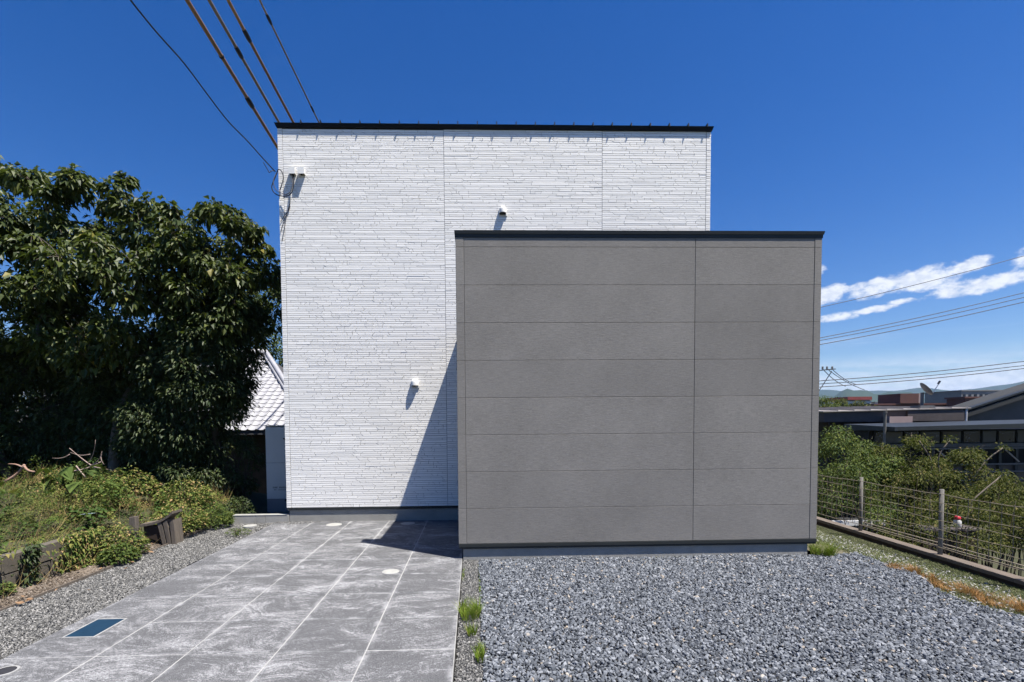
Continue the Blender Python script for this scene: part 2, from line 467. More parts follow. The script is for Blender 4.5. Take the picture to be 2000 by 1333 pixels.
def white_material():
    m, n, b, o = principled('white_siding')
    a = n.node('ShaderNodeAttribute'); a.attribute_name = 'rnd'
    geo = n.node('ShaderNodeNewGeometry'); pos = geo.outputs['Position']
    g = n.noise(n.scale(pos, 12, 12, 60), 1.0, 4, 0.6)
    t = n.m('ADD', n.m('MULTIPLY', a.outputs['Fac'], 0.6), n.m('MULTIPLY', g, 0.4))
    col = n.ramp(t, [(0.15, (0.86, 0.845, 0.81)), (0.8, (0.93, 0.915, 0.88))])
    n.put(b.inputs['Base Color'], col)
    b.inputs['Roughness'].default_value = 0.6
    b.inputs['Specular IOR Level'].default_value = 0.3
    bp = n.node('ShaderNodeBump'); bp.inputs['Strength'].default_value = 0.07; bp.inputs['Distance'].default_value = 0.003
    n.put(bp.inputs['Height'], n.noise(n.scale(pos, 25, 25, 70), 1.0, 4, 0.6))
    n.t.links.new(bp.outputs[0], b.inputs['Normal'])
    return m
MT['white_siding'] = white_material()
MT['white_back'] = surf('white_back', (0.50, 0.505, 0.515), (0.46, 0.465, 0.475), 0.8, 4)
MT['stone'] = rnd_mat('gravel_stone', [(0.0, (0.040, 0.046, 0.056)), (0.35, (0.096, 0.107, 0.124)), (0.75, (0.155, 0.169, 0.191)), (0.975, (0.255, 0.27, 0.295)), (0.985, (0.28, 0.235, 0.185)), (1.0, (0.36, 0.33, 0.29))], 0.75, 0.35, bump=0.3, bscale=160)
MT['fine_stone'] = rnd_mat('fine_gravel_stone', [(0.0, (0.08, 0.08, 0.077)), (0.5, (0.15, 0.149, 0.143)), (0.9, (0.26, 0.255, 0.245)), (1.0, (0.36, 0.35, 0.33))], 0.85, 0.25)
MT['leaf_big'] = rnd_mat('broad_leaf', [(0.0, (0.026, 0.044, 0.011)), (0.55, (0.054, 0.077, 0.018)), (0.9, (0.088, 0.108, 0.026)), (0.97, (0.11, 0.13, 0.03)), (1.0, (0.22, 0.19, 0.04))], 0.5, 0.35, 0.26)
MT['leaf_fine'] = rnd_mat('fine_leaf', [(0.0, (0.020, 0.036, 0.012)), (0.6, (0.040, 0.062, 0.022)), (0.95, (0.075, 0.095, 0.030)), (1.0, (0.12, 0.13, 0.05))], 0.55, 0.3, 0.14)
MT['leaf_light'] = rnd_mat('light_leaf', [(0.0, (0.040, 0.070, 0.018)), (0.6, (0.075, 0.11, 0.026)), (1.0, (0.16, 0.18, 0.04))], 0.65, 0.18, 0.22)
MT['leaf_olive'] = rnd_mat('olive_leaf', [(0.0, (0.035, 0.046, 0.013)), (0.6, (0.072, 0.082, 0.022)), (0.93, (0.125, 0.122, 0.036)), (1.0, (0.20, 0.15, 0.07))], 0.75, 0.12, 0.2)
MT['weed'] = rnd_mat('weed_leaf', [(0.0, (0.045, 0.085, 0.022)), (0.35, (0.100, 0.145, 0.034)), (0.65, (0.180, 0.200, 0.050)), (0.85, (0.26, 0.22, 0.080)), (1.0, (0.35, 0.23, 0.12))], 0.75, 0.12, 0.2)
MT['grass'] = rnd_mat('grass_blade', [(0.0, (0.06, 0.09, 0.025)), (0.45, (0.125, 0.15, 0.055)), (0.75, (0.22, 0.22, 0.115)), (1.0, (0.38, 0.35, 0.24))], 0.6, 0.25, 0.15)
MT['tuft'] = rnd_mat('tuft_blade', [(0.0, (0.08, 0.14, 0.012)), (0.7, (0.15, 0.23, 0.02)), (1.0, (0.28, 0.25, 0.08))], 0.6, 0.25, 0.2)
MT['dry_grass'] = rnd_mat('dry_grass_blade', [(0.0, (0.20, 0.09, 0.03)), (0.6, (0.34, 0.17, 0.06)), (1.0, (0.48, 0.30, 0.14))], 0.8, 0.15, 0.15)

# ------------------------------------------------------------------ terrain
def sstep(a, b, x):
    t = np.clip((x - a) / (b - a), 0, 1)
    return t * t * (3 - 2 * t)

def ground_z(x, y):
    x = np.asarray(x, float); y = np.asarray(y, float)
    z = np.full(np.broadcast(x, y).shape, -0.09)
    z = z - 1.7 * sstep(5.95, 8.2, x) - 1.3 * sstep(9, 18, x)
    bank = sstep(-4.75, -5.3, x) * sstep(3.2, 4.2, y) * (0.36 + 0.30 * sstep(-5.2, -7.5, x) * sstep(6.0, 8.5, y))
    bank2 = sstep(-4.35, -4.9, x) * sstep(7.0, 8.2, y) * 0.35
    z = z + np.maximum(bank, bank2) * sstep(13, 10.5, y)
    z = z - 1.6 * sstep(11.5, 15.5, y) * sstep(9, 5, x)
    d = np.sqrt(x * x + y * y)
    z = z - 16.0 * sstep(30, 420, d)
    return z

def axis(a, b, fine0, fine1, step, grow=1.25):
    v = list(np.arange(fine0, fine1 + 1e-6, step)); s = step
    while v[-1] < b: s *= grow; v.append(v[-1] + s)
    s = step
    while v[0] > a: s *= grow; v.insert(0, v[0] - s)
    return np.array(v)
gx = np.clip(axis(-6000, 6000, -12, 14, 0.25), -6000, 6000); gy = np.clip(axis(-6000, 6000, -4, 18, 0.25), -6000, 6000)
GX, GY = np.meshgrid(gx, gy)
GZ = ground_z(GX, GY)
nxg, nyg = len(gx), len(gy)
ii = (np.arange(nyg - 1)[:, None] * nxg + np.arange(nxg - 1)[None, :]).ravel()
tag(np_mesh('ground', np.stack([GX.ravel(), GY.ravel(), GZ.ravel()], 1), np.stack([ii, ii + 1, ii + 1 + nxg, ii + nxg], 1), MT['town_ground'], smooth=True), kind='structure')

# hills on the horizon
def hill_ring(name, rad, base, hfun, depth):
    A = np.radians(np.arange(-179, 180, 0.5)); rows = 7
    V = []
    for j in range(rows):
        t = j / (rows - 1)
        rr = rad + depth * t
        hh = base + hfun(np.degrees(A)) * math.sin(math.pi * min(t * 0.75, 0.5))
        V.append(np.stack([rr * np.sin(A), rr * np.cos(A), hh], 1))
    V = np.concatenate(V); n = len(A)
    i = (np.arange(rows - 1)[:, None] * n + np.arange(n - 1)[None, :]).ravel()
    tag(np_mesh(name, V, np.stack([i, i + 1, i + 1 + n, i + n], 1), MT['hill'], smooth=True), kind='structure')
def hf_far(a):
    return 255 + 16 * np.sin(a * 0.23 + 1.0) + 9 * np.sin(a * 0.61) + 5 * np.sin(a * 1.9 + 2) + 70 * sstep(45.2, 55, a) - 22 * sstep(42.5, 45, a) * sstep(47.5, 46, a)
def hf_near(a):
    return 130 + 22 * np.sin(a * 0.42 + 4.4) + 10 * np.sin(a * 1.7) + 7 * np.sin(a * 3.9 + 1) + 3 * np.sin(a * 9.1) - 45 * sstep(43.5, 46, a)
hill_ring('hills', 3700, -20, hf_far, 1500)
hill_ring('hills', 2300, -20, hf_near, 700)

# ------------------------------------------------------------------ yard surfaces
tag(MB().box(-3.4295, -0.1515, 1.2, 8.64, -0.16, -0.004).build('pavement', MT['grout']), kind='structure')
pavement = bpy.data.objects['pavement']
XE = [-0.15, -0.812, -1.470, -2.128, -2.780, -3.435]
YE = [8.625, 8.07, 7.435, 6.80, 6.165, 5.53, 4.905, 4.27, 3.645, 3.01, 2.375, 1.74, 1.22]
def tile_mesh(wx, wy):
    b = MB(); h = 0.004
    x, y = wx / 2, wy / 2
    lo = [(-x, -y, -0.03), (x, -y, -0.03), (x, y, -0.03), (-x, y, -0.03)]
    mi = [(-x, -y, -h), (x, -y, -h), (x, y, -h), (-x, y, -h)]
    hi = [(-x + h, -y + h, 0), (x - h, -y + h, 0), (x - h, y - h, 0), (-x + h, y - h, 0)]
    b.v = lo + mi + hi
    for k in range(4):
        b.f.append((k, (k + 1) % 4, 4 + (k + 1) % 4, 4 + k)); b.f.append((4 + k, 4 + (k + 1) % 4, 8 + (k + 1) % 4, 8 + k))
    b.f += [(8, 9, 10, 11), (3, 2, 1, 0)]
    me = b.mesh('tile'); me.materials.append(MT['tile']); return me
for i in range(len(XE) - 1):
    for j in range(len(YE) - 1):
        x1, x0 = XE[i], XE[i + 1]; y1, y0 = YE[j], YE[j + 1]
        gx_, gy_ = 0.0095, 0.008
        o = link('tile', tile_mesh(x1 - x0 - gx_, y1 - y0 - gy_), None, pavement, ((x0 + x1) / 2, (y0 + y1) / 2, random.uniform(-0.0015, 0.0015)))
        o.rotation_euler = (random.uniform(-.0016, .0016), random.uniform(-.0016, .0016), 0)

# gravel beds
tag(MB().box(0.055, 4.9, 1.2, 6.12, -0.16, -0.032).build('gravel_bed', MT['gravel_bed']), kind='structure')
tag(MB().box(-0.135, 0.045, 1.2, 6.12, -0.16, -0.028).build('gravel_strip_bed', MT['gravel_bed']), kind='structure')
tag(MB().box(-4.36, -3.47, 1.2, 8.62, -0.16, -0.028).build('gravel_path_bed', MT['gravel_bed']), kind='structure')
tag(MB().box(-5.4, -4.375, 1.2, 8.4, -0.2, -0.024).build('soil_strip', MT['soil']), kind='structure')

ICO = None
def ico():
    t = (1 + 5 ** .5) / 2
    v = np.array([(-1, t, 0), (1, t, 0), (-1, -t, 0), (1, -t, 0), (0, -1, t), (0, 1, t), (0, -1, -t), (0, 1, -t), (t, 0, -1), (t, 0, 1), (-t, 0, -1), (-t, 0, 1)], float)
    v /= np.linalg.norm(v[0])
    f = np.array([(0, 11, 5), (0, 5, 1), (0, 1, 7), (0, 7, 10), (0, 10, 11), (1, 5, 9), (5, 11, 4), (11, 10, 2), (10, 7, 6), (7, 1, 8), (3, 9, 4), (3, 4, 2), (3, 2, 6), (3, 6, 8), (3, 8, 9), (4, 9, 5), (2, 4, 11), (6, 2, 10), (8, 6, 7), (9, 8, 1)])
    return v, f
def octa():
    v = np.array([(1, 0, 0), (-1, 0, 0), (0, 1, 0), (0, -1, 0), (0, 0, 1), (0, 0, -1)], float)
    f = np.array([(0, 2, 4), (2, 1, 4), (1, 3, 4), (3, 0, 4), (2, 0, 5), (1, 2, 5), (3, 1, 5), (0, 3, 5)])
    return v, f
def rotmats(n, tilt=None):
    q = rng.normal(size=(n, 4))
    if tilt is not None:
        yaw = rng.uniform(0, 2 * np.pi, n)
        ax = rng.normal(size=(n, 2)) * tilt
        q = np.stack([np.cos(yaw / 2), ax[:, 0], ax[:, 1], np.sin(yaw / 2)], 1)
    q /= np.linalg.norm(q, axis=1)[:, None]
    a, b, c, d = q.T
    return np.stack([np.stack([1 - 2 * (c * c + d * d), 2 * (b * c - a * d), 2 * (b * d + a * c)], 1), np.stack([2 * (b * c + a * d), 1 - 2 * (b * b + d * d), 2 * (c * d - a * b)], 1), np.stack([2 * (b * d - a * c), 2 * (c * d + a * b), 1 - 2 * (b * b + c * c)], 1)], 1)
def stones(name, label, x0, x1, y0, y1, step, smin, smax, zf, mat, base, keep=None, tilt=0.35, flat=0.6):
    xs = np.arange(x0, x1, step); ys = np.arange(y0, y1, step)
    X, Y = np.meshgrid(xs, ys); X = X.ravel(); Y = Y.ravel()
    X = X + rng.uniform(-.5, .5, len(X)) * step; Y = Y + rng.uniform(-.5, .5, len(Y)) * step
    if keep is not None:
        k = keep(X, Y); X = X[k]; Y = Y[k]
    n = len(X)
    bv, bf = base
    S = rng.uniform(smin, smax, n) * (1 + 0.35 * (rng.random(n) < 0.12))
    V = np.repeat(bv[None], n, 0) * (1 + rng.uniform(-.38, .30, (n, len(bv), 1)))
    V = V * np.stack([rng.uniform(.85, 1.35, n), rng.uniform(.65, 1.0, n), rng.uniform(flat - .15, flat + .25, n)], 1)[:, None, :]
    V = np.einsum('nij,nkj->nki', rotmats(n, tilt), V) * S[:, None, None]
    Z = zf(X, Y) + rng.uniform(-.4, .5, n) * S * 0.7
    V = V + np.stack([X, Y, Z], 1)[:, None, :]
    F = bf[None] + (np.arange(n) * len(bv))[:, None, None]
    o = np_mesh(name, V.reshape(-1, 3), F.reshape(-1, 3), mat, attr=np.repeat(rng.random(n), len(bv)))
    return tag(o, label, name, kind='stuff')
MT['pale_stone'] = rnd_mat('pale_stone', [(0.0, (0.20, 0.20, 0.19)), (0.6, (0.33, 0.325, 0.31)), (1.0, (0.46, 0.45, 0.43))], 0.85, 0.2)
MT['crumb'] = rnd_mat('soil_crumb', [(0.0, (0.07, 0.055, 0.043)), (0.6, (0.16, 0.13, 0.10)), (1.0, (0.27, 0.235, 0.20))], 0.95, 0.1)
def gedge(y):   # ragged right edge of the blue gravel
    return 4.72 + 0.10 * np.sin(y * 2.3 + 1) + 0.06 * np.sin(y * 5.1) + 0.12 * sstep(5.0, 6.0, y)
stones('gravel', 'blue grey crushed stone gravel in front of the grey box', 0.06, 5.0, 2.0, 6.13, 0.0212, 0.0095, 0.0185, lambda x, y: -0.016 + 0.010 * np.sin(x * 3.1 + y * 1.7) * np.sin(y * 2.3), MT['stone'], ico(), lambda x, y: x < gedge(y))
stones('gravel', 'fine pale grey gravel in the narrow strip beside the paving', -0.135, 0.05, 1.6, 6.12, 0.0135, 0.006, 0.0105, lambda x, y: -0.022 + 0 * x, MT['fine_stone'], octa())
stones('gravel', 'fine grey gravel between paving and overgrown bank', -4.36, -3.43, 2.4, 8.62, 0.0155, 0.0065, 0.0125, lambda x, y: -0.018 + 0.008 * np.sin(y * 2 + x * 3), MT['fine_stone'], octa(), lambda x, y: x < -3.445 - 0.03 * np.sin(y * 3.3) * (y > 6))
stones('soil', 'loose brown soil crumbs and grit below the block wall', -4.86, -4.37, 3.4, 8.3, 0.02, 0.006, 0.014, lambda x, y: -0.016 + 0.012 * np.sin(x * 9 + y * 3) * np.sin(y * 5), MT['crumb'], octa())
stones('gravel', 'fine gravel scattered against the white wall base', -3.42, -2.3, 8.35, 8.63, 0.022, 0.006, 0.011, lambda x, y: 0.004 + 0 * x, MT['fine_stone'], octa(), lambda x, y: y > 8.60 - 0.16 * sstep(-2.6, -3.4, x) - 0.10 * (np.abs(x + 2.9) < 0.25) + 0.03 * np.sin(x * 9))

# ------------------------------------------------------------------ the house
YW, YB = 8.625, 6.10
HX0, HX1 = -3.235, 4.132
house = tag(empty('house', (0.5, 8.6, 0)), 'modern house with white ledgestone siding and a grey boarded box in front', 'house')

# white two-storey block
wb = MB()
wb.box(HX0 + 0.018, HX1 - 0.018, YW + 0.012, 15.0, 0.20, 6.645)
white_wall = wb.build('white_wall', MT['white_back'], house)
tag(white_wall, 'white textured two-storey wall')

def ledge_panel(x0, x1, z0, z1, y, seed, pmin=0.07, pmax=0.46, axis='x'):
    """thin stacked strips with uneven faces, ragged slanted ends and narrow grooves"""
    r = random.Random(seed)
    V = []; F = []; A = []
    z = z0
    k = 0
    while z < z1 - 0.012:
        h = (0.0435 if k % 2 == 0 else 0.0305) * r.uniform(0.9, 1.1)
        k += 1
        zt = min(z + h, z1)
        rowd = r.uniform(-0.0003, 0.0005)
        x = x0
        lean = 0.0
        while x < x1 - 1e-4:
            L = r.uniform(pmin, pmax) * r.choice((0.5, 1.0, 1.0, 1.4))
            xe = x + L
            if xe > x1 - 0.06: xe = x1
            nl = 0.0 if xe >= x1 else r.choice((0.0, 0.0, 0.006, -0.006, 0.018, -0.020))
            d = rowd + r.uniform(0.0, 0.0016) + (0.0016 if r.random() < 0.06 else 0)
            tz = r.uniform(-0.00045, 0.00045)
            g = 0.002 + (0.003 if r.random() < 0.5 else 0)
            gz0 = r.uniform(0.0014, 0.0030); gz1 = r.uniform(0.0012, 0.0022)
            c = 0.0016
            n = len(V)
            xa, xb = x + g / 2, xe - g / 2
            za, zb = z + gz0, zt - gz1
            b0 = y + 0.008
            f0 = y - d
            V += [(xa - lean, b0, za), (xb - nl, b0, za), (xb + nl, b0, zb), (xa + lean, b0, zb),
                  (xa - lean + c, f0 + tz, za + c), (xb - nl - c, f0 + tz * r.uniform(.3, 1), za + c), (xb + nl - c, f0 - tz, zb - c), (xa + lean + c, f0 - tz * r.uniform(.3, 1), zb - c)]
            F += [(n + 4, n + 5, n + 6, n + 7), (n, n + 1, n + 5, n + 4), (n + 1, n + 2, n + 6, n + 5), (n + 2, n + 3, n + 7, n + 6), (n + 3, n, n + 4, n + 7)]
            A += [r.random()] * 8
            x = xe; lean = nl
        z = zt
    return np.array(V), np.array(F), np.array(A)
Z0, Z1 = 0.247, 6.648
for i, (a, b) in enumerate(((HX0 + 0.0845, -0.4560), (-0.4530, 2.2470), (2.2500, HX1 - 0.0825))):
    V, F, A = ledge_panel(a, b, Z0, Z1, YW, 11 + i)
    o = np_mesh('siding_panel', V, F, MT['white_siding'], white_wall, A)
    tag(o, kind='stuff')
for i, (a, b) in enumerate(((HX0, HX0 + 0.082), (HX1 - 0.080, HX1))):
    V, F, A = ledge_panel(a, b, Z0, Z1, YW - 0.002, 31 + i, 0.05, 0.10)
    tag(np_mesh('corner_trim', V, F, MT['white_siding'], white_wall, A), kind='stuff')
# side returns of the corner trims
MB().box(HX0, HX0 + 0.016, YW + 0.009, YW + 0.09, Z0, Z1).build('corner_return', MT['white_siding'], white_wall)
MB().box(HX1 - 0.016, HX1, YW + 0.009, YW + 0.09, Z0, Z1).build('corner_return', MT['white_siding'], white_wall)
# base flashing and foundation
MB().box(HX0 + 0.01, HX1 - 0.01, YW - 0.012, YW + 0.05, 0.212, 0.2455).build('base_flashing', MT['dark_metal'], house)
MB().box(HX0 + 0.045, HX1 - 0.04, YW + 0.012, 14.9, -0.3, 0.21).build('foundation', MT['concrete'], house)

# roof: thin dark flared fascia with standing seams
rf = MB()
yb0, yt0 = YW - 0.027, YW - 0.045
rf.hexa([(HX0 - 0.006, yb0, 6.650), (HX1 + 0.006, yb0, 6.650), (HX1 + 0.006, 15.03, 6.650), (HX0 - 0.006, 15.03, 6.650),
         (HX0 - 0.036, yt0, 6.715), (HX1 + 0.030, yt0, 6.715), (HX1 + 0.030, 15.05, 6.715), (HX0 - 0.036, 15.05, 6.715)])
roof = rf.build('roof', MT['black_metal'], house)
for k in range(23):
    x = -2.83 + 0.3275 * k if k > 0 else -2.83
    if x > HX1: break
    MB().hexa([(x - .007, yt0 - .016, 6.699), (x + .007, yt0 - .016, 6.699), (x + .007, 15.04, 6.719), (x - .007, 15.04, 6.719),
               (x - .006, yt0 - .010, 6.758), (x + .006, yt0 - .010, 6.758), (x + .006, 15.04, 6.758), (x - .006, 15.04, 6.758)]).build('roof_seam', MT['black_metal'], roof)

# grey boarded box
BX0, BX1 = -0.193, 4.322
grey_wall = MB().box(BX0 + 0.02, BX1 - 0.02, YB + 0.014, 8.60, 0.15, 3.26).box(BX0 + 0.02, BX1 - 0.02, YB + 0.014, YB + 0.17, 3.26, 3.92).build('grey_wall', MT['board'], house)
tag(grey_wall, 'grey horizontally boarded box wall')
COURSES = [0.187, 0.625, 1.080, 1.535, 1.990, 2.445, 2.900, 3.355, 3.810, 3.925]
def board(x0, x1, z0, z1, parent, y=YB, name='siding_board', t=0.02):
    b = MB(); c = 0.003
    b.v = [(x0, y + t, z0), (x1, y + t, z0), (x1, y + t, z1), (x0, y + t, z1), (x0, y + c, z0), (x1, y + c, z0), (x1, y + c, z1), (x0, y + c, z1),
           (x0 + c, y, z0 + c), (x1 - c, y, z0 + c), (x1 - c, y, z1 - c), (x0 + c, y, z1 - c)]
    for k in range(4):
        b.f.append((k, (k + 1) % 4, 4 + (k + 1) % 4, 4 + k)); b.f.append((4 + k, 4 + (k + 1) % 4, 8 + (k + 1) % 4, 8 + k))
    b.f += [(8, 9, 10, 11), (3, 2, 1, 0)]
    return b.build(name, MT['board'], parent)
for z0, z1 in zip(COURSES[:-1], COURSES[1:]):
    for x0, x1 in ((BX0 + 0.101, 2.740), (2.744, BX1 - 0.092)):
        board(x0, x1, z0 + 0.0012, z1 - 0.0012, grey_wall)
    board(BX0, BX0 + 0.098, z0 + 0.001, z1 - 0.001, grey_wall, YB - 0.003, 'corner_board')
    board(BX1 - 0.089, BX1, z0 + 0.001, z1 - 0.001, grey_wall, YB - 0.003, 'corner_board')
# side boards, full depth
for z0, z1 in zip(COURSES[:-2], COURSES[1:-1]):
    z1 = min(z1, 3.255)
    if z0 > 3.2: break
    MB().box(BX0 + 0.001, BX0 + 0.019, YB + 0.021, 8.60, z0 + .0015, z1 - .0015).build('side_board', MT['board'], grey_wall)
    MB().box(BX1 - 0.019, BX1 - 0.001, YB + 0.021, 8.60, z0 + .0015, z1 - .0015).build('side_board', MT['board'], grey_wall)
MB().box(BX0 + 0.001, BX0 + 0.019, YB + 0.021, YB + 0.17, 3.256, 3.92).build('side_board', MT['board'], grey_wall)
MB().box(BX1 - 0.019, BX1 - 0.001, YB + 0.021, YB + 0.17, 3.256, 3.92).build('side_board', MT['board'], grey_wall)
cap = MB()
cap.hexa([(BX0 - 0.006, YB - 0.008, 3.924), (BX1 + 0.005, YB - 0.008, 3.924), (BX1 + 0.005, YB + 0.18, 3.924), (BX0 - 0.006, YB + 0.18, 3.924),
          (BX0 - 0.010, YB - 0.010, 3.962), (BX1 + 0.008, YB - 0.010, 3.962), (BX1 + 0.008, YB + 0.18, 3.962), (BX0 - 0.010, YB + 0.18, 3.962)])
cap.hexa([(BX0 - 0.011, YB - 0.018, 3.9622), (BX1 + 0.012, YB - 0.018, 3.9622), (BX1 + 0.012, YB + 0.19, 3.9622), (BX0 - 0.011, YB + 0.19, 3.9622),
          (BX0 - 0.013, YB - 0.024, 4.002), (BX1 + 0.022, YB - 0.024, 4.002), (BX1 + 0.022, YB + 0.19, 4.002), (BX0 - 0.013, YB + 0.19, 4.002)])
cap.build('parapet_cap', MT['dark_metal'], house)
MB().box(BX0 - 0.008, BX1 + 0.008, YB + 0.20, 8.60, 3.2605, 3.31).build('lower_roof', MT['dark_metal'], house)
fl = MB()
fl.box(BX0 + 0.004, BX1 - 0.004, YB - 0.014, YB + 0.05, 0.150, 0.1855)
fl.box(BX0 + 0.008, BX1 - 0.008, YB - 0.004, YB + 0.05, 0.124, 0.1498)
fl.build('base_flashing', MT['dark_metal'], house)
MB().box(BX0 + 0.055, BX1 - 0.10, YB + 0.018, 8.60, -0.3, 0.1238).build('foundation', MT['concrete'], house)

# hooded wall vents
def vent_hood(x, z, r=0.063, h=0.105, out=0.098):
    b = MB(); n = 14; m = 5
    rings = []
    prof = [(1.0, 0.0), (1.0, h * 0.55)] + [(math.cos(a), h * 0.55 + r * math.sin(a)) for a in (0.35, 0.75, 1.15, 1.5)]
    for s, dz in prof:
        base = len(b.v)
        for k in range(n + 1):
            a = math.pi * k / n
            b.v.append((x + r * s * math.cos(a), YW - 0.004 - out * (0.25 + 0.75 * s) * math.sin(a) ** 0.7, z + dz))
        rings.append(base)
    for r0, r1 in zip(rings[:-1], rings[1:]):
        for k in range(n):
            b.f.append((r0 + k + 1, r0 + k, r1 + k, r1 + k + 1))
    top = rings[-1]; b.f.append(tuple(top + k for k in reversed(range(n + 1))))
    hood = b.build('vent_hood', MT['white_plastic'], house, smooth=True)
    MB().tube([(x, YW + 0.02, z + h * 0.5), (x, YW - 0.012, z + h * 0.5)], r * 1.08, 18).build('flange', MT['white_plastic'], hood)
    MB().box(x - r * 0.8, x + r * 0.8, YW - out * 0.6, YW - 0.01, z - 0.012, z - 0.002).build('louvre', MT['dark_inside'], hood)
    MB().box(x + r * 0.75, x + r * 1.2, YW - 0.022, YW - 0.004, z - 0.035, z - 0.01).build('bracket', MT['white_plastic'], hood)
vent_hood(-0.995, 2.335)
vent_hood(0.538, 5.245)

# cable entrance boxes on the white wall
def entry_box(x0, x1, z0, z1, d=0.085):
    b = MB(); t = 0.006
    y = YW - 0.004
    b.box(x0, x1, y - d, y - d + t, z0 - 0.012, z1)
    b.box(x0, x0 + t, y - d + t, y, z0, z1); b.box(x1 - t, x1, y - d + t, y, z0, z1)
    b.box(x0 + t, x1 - t, y - d + t, y, z1 - t, z1)
    o = b.build('cable_box', MT['white_plastic'], house)
    MB().box(x0 + .008, x1 - .008, y - d + .008, y - .004, z0 + 0.012, z0 + 0.018).build('gasket', MT['brown_plastic'], o)
    MB().tube([((x0 + x1) / 2, y - 0.045, z0 + 0.03), ((x0 + x1) / 2, y - 0.045, z0 - 0.02)], 0.014, 8).build('conduit_end', MT['dark_inside'], o)
    return o
entry_box(-3.035, -2.935, 5.875, 5.972)
entry_box(-2.885, -2.780, 5.875, 5.972)

# ------------------------------------------------------------------ cables on the corner
def smooth_pts(pts, n=5):
    P = [Vector(p) for p in pts]; out = []
    P = [P[0] * 2 - P[1]] + P + [P[-1] * 2 - P[-2]]
    for i in range(1, len(P) - 2):
        for k in range(n):
            t = k / n
            a, b, c, d = P[i - 1], P[i], P[i + 1], P[i + 2]
            out.append(0.5 * ((2 * b) + (c - a) * t + (2 * a - 5 * b + 4 * c - d) * t * t + (3 * b - a - 3 * c + d) * t ** 3))
    out.append(P[-2])
    return out
def cable(name, pts, r, mat, label, cat='cable', group=None, sides=6):
    o = MB().tube(smooth_pts(pts), r, sides).build(name, mat, smooth=True)
    return tag(o, label, cat, group)
yc = YW - 0.05
sag = []
A_ = Vector((-1.25 * 2.6, 2.0 * 2.6, 1.6767 + (3.303 - 1.6767) * 2.6)); B_ = Vector((-3.262, YW - 0.06, 5.905))
D_ = A_ + (A_ - B_) * 0.9
for k in range(13):
    t = k / 12
    p = D_.lerp(B_, t); p.z -= 0.14 * 4 * t * (1 - t); sag.append(p)
sag[7] = sag[7] + Vector((0.012, 0, 0.02)); sag[9] = sag[9] + Vector((-0.01, 0, -0.02))
cable('service_cable', sag, 0.009, MT['cable'], 'thin black service cable running down to the white wall corner')
cable('looped_cable', [(-3.235, yc, 5.90), (-3.30, yc - .02, 5.72), (-3.318, yc - .03, 5.63), (-3.28, yc - .02, 5.55), (-3.20, yc, 5.515), (-3.06, yc - .03, 5.50), (-2.985, yc - .04, 5.56), (-2.955, yc - .03, 5.70), (-2.965, yc, 5.86)], 0.0085, MT['cable'], 'black cable looping from the wall corner into the left entrance box')
cable('looped_cable', [(-3.245, yc, 5.885), (-3.29, yc - .03, 5.74), (-3.25, yc - .03, 5.60), (-3.15, yc, 5.55), (-3.10, yc - .01, 5.53), (-3.02, yc - .03, 5.56), (-2.975, yc - .04, 5.66), (-2.98, yc, 5.86)], 0.006, MT['grey_cable'], 'thinner grey cable inside the black loop on the wall corner')
cable('bracket_strap', [(-3.40, yc - .15, 5.985), (-3.355, yc - .11, 5.90), (-3.325, yc - .1, 5.845), (-3.30, yc - .08, 5.88), (-3.255, yc - .03, 5.905)], 0.006, MT['cable'], 'small hanging wire sling under the service cable at the corner', 'sling')
for k, (xe, ze) in enumerate(((-3.21, 5.10), (-3.215, 4.93), (-3.19, 4.79))):
    cable('drop_cable', [(-3.035, yc + .02, 5.50), (-3.045, yc + .025, 5.40), (-3.06 - k * .01, yc + .03, 5.30), ((-3.06 + xe) / 2 - .01, yc + .03, 5.2 - k * .07), (xe, yc + .035, ze)], 0.005, MT['grey_cable'], ['uppermost thin grey cable fanning down to the wall edge below the boxes', 'middle thin grey cable fanning down to the wall edge below the boxes', 'lowest thin grey cable fanning down to the wall edge below the boxes'][k])
cable('anchor_cable', [(-3.235, yc, 5.895), (-3.20, yc - .03, 5.93), (-3.15, yc - .03, 5.90), (-3.13, yc - .01, 5.80), (-3.17, yc - .01, 5.66), (-3.20, yc, 5.60)], 0.009, MT['grey_cable'], 'grey cable bent over the wall corner beside the entrance boxes')

# ------------------------------------------------------------------ sleeved power lines overhead
def power_line(p0, p1, r, mat, label, joints, sides=8):
    a = Vector(p0); b = Vector(p1); d = (b - a)
    root = tag(empty('power_line', a - d * 2.2), label, 'power line', 'sleeved power lines over the house')
    pts = []
    for k in range(15):
        t = -2.2 + 9.2 * k / 14
        p = a + d * t; p.z += 0.004 * (t - 0.5) ** 2
        pts.append(p)
    MB().tube(pts, r, sides).build('sleeve', mat, root, smooth=True)
    for tj, L, rr in joints:
        c = a + d * tj; dn = d.normalized()
        MB().tube([c - dn * L, c - dn * L * .8, c, c + dn * L * .8, c + dn * L], [r * 1.02, rr, rr * 1.08, rr, r * 1.02], sides).build('joint', MT['cable'], root, smooth=True)
    return root
power_line((-4.191, 7.765, 8.0), (-4.398, 11.687, 8.0), 0.033, MT['sleeve'], 'leftmost thick orange sleeved power line above the white house', [(0.60, 0.16, 0.046), (0.29, 0.02, 0.042)])
power_line((-3.865, 7.759, 8.0), (-4.0, 10.778, 8.0), 0.027, MT['sleeve_grey'], 'second sleeved power line from the left, brown and grey with one joint', [(0.345, 0.13, 0.036)])
power_line((-3.585, 7.754, 8.0), (-3.702, 10.773, 8.0), 0.026, MT['sleeve'], 'third sleeved power line from the left, joint near the top of the picture', [(0.225, 0.13, 0.036)])
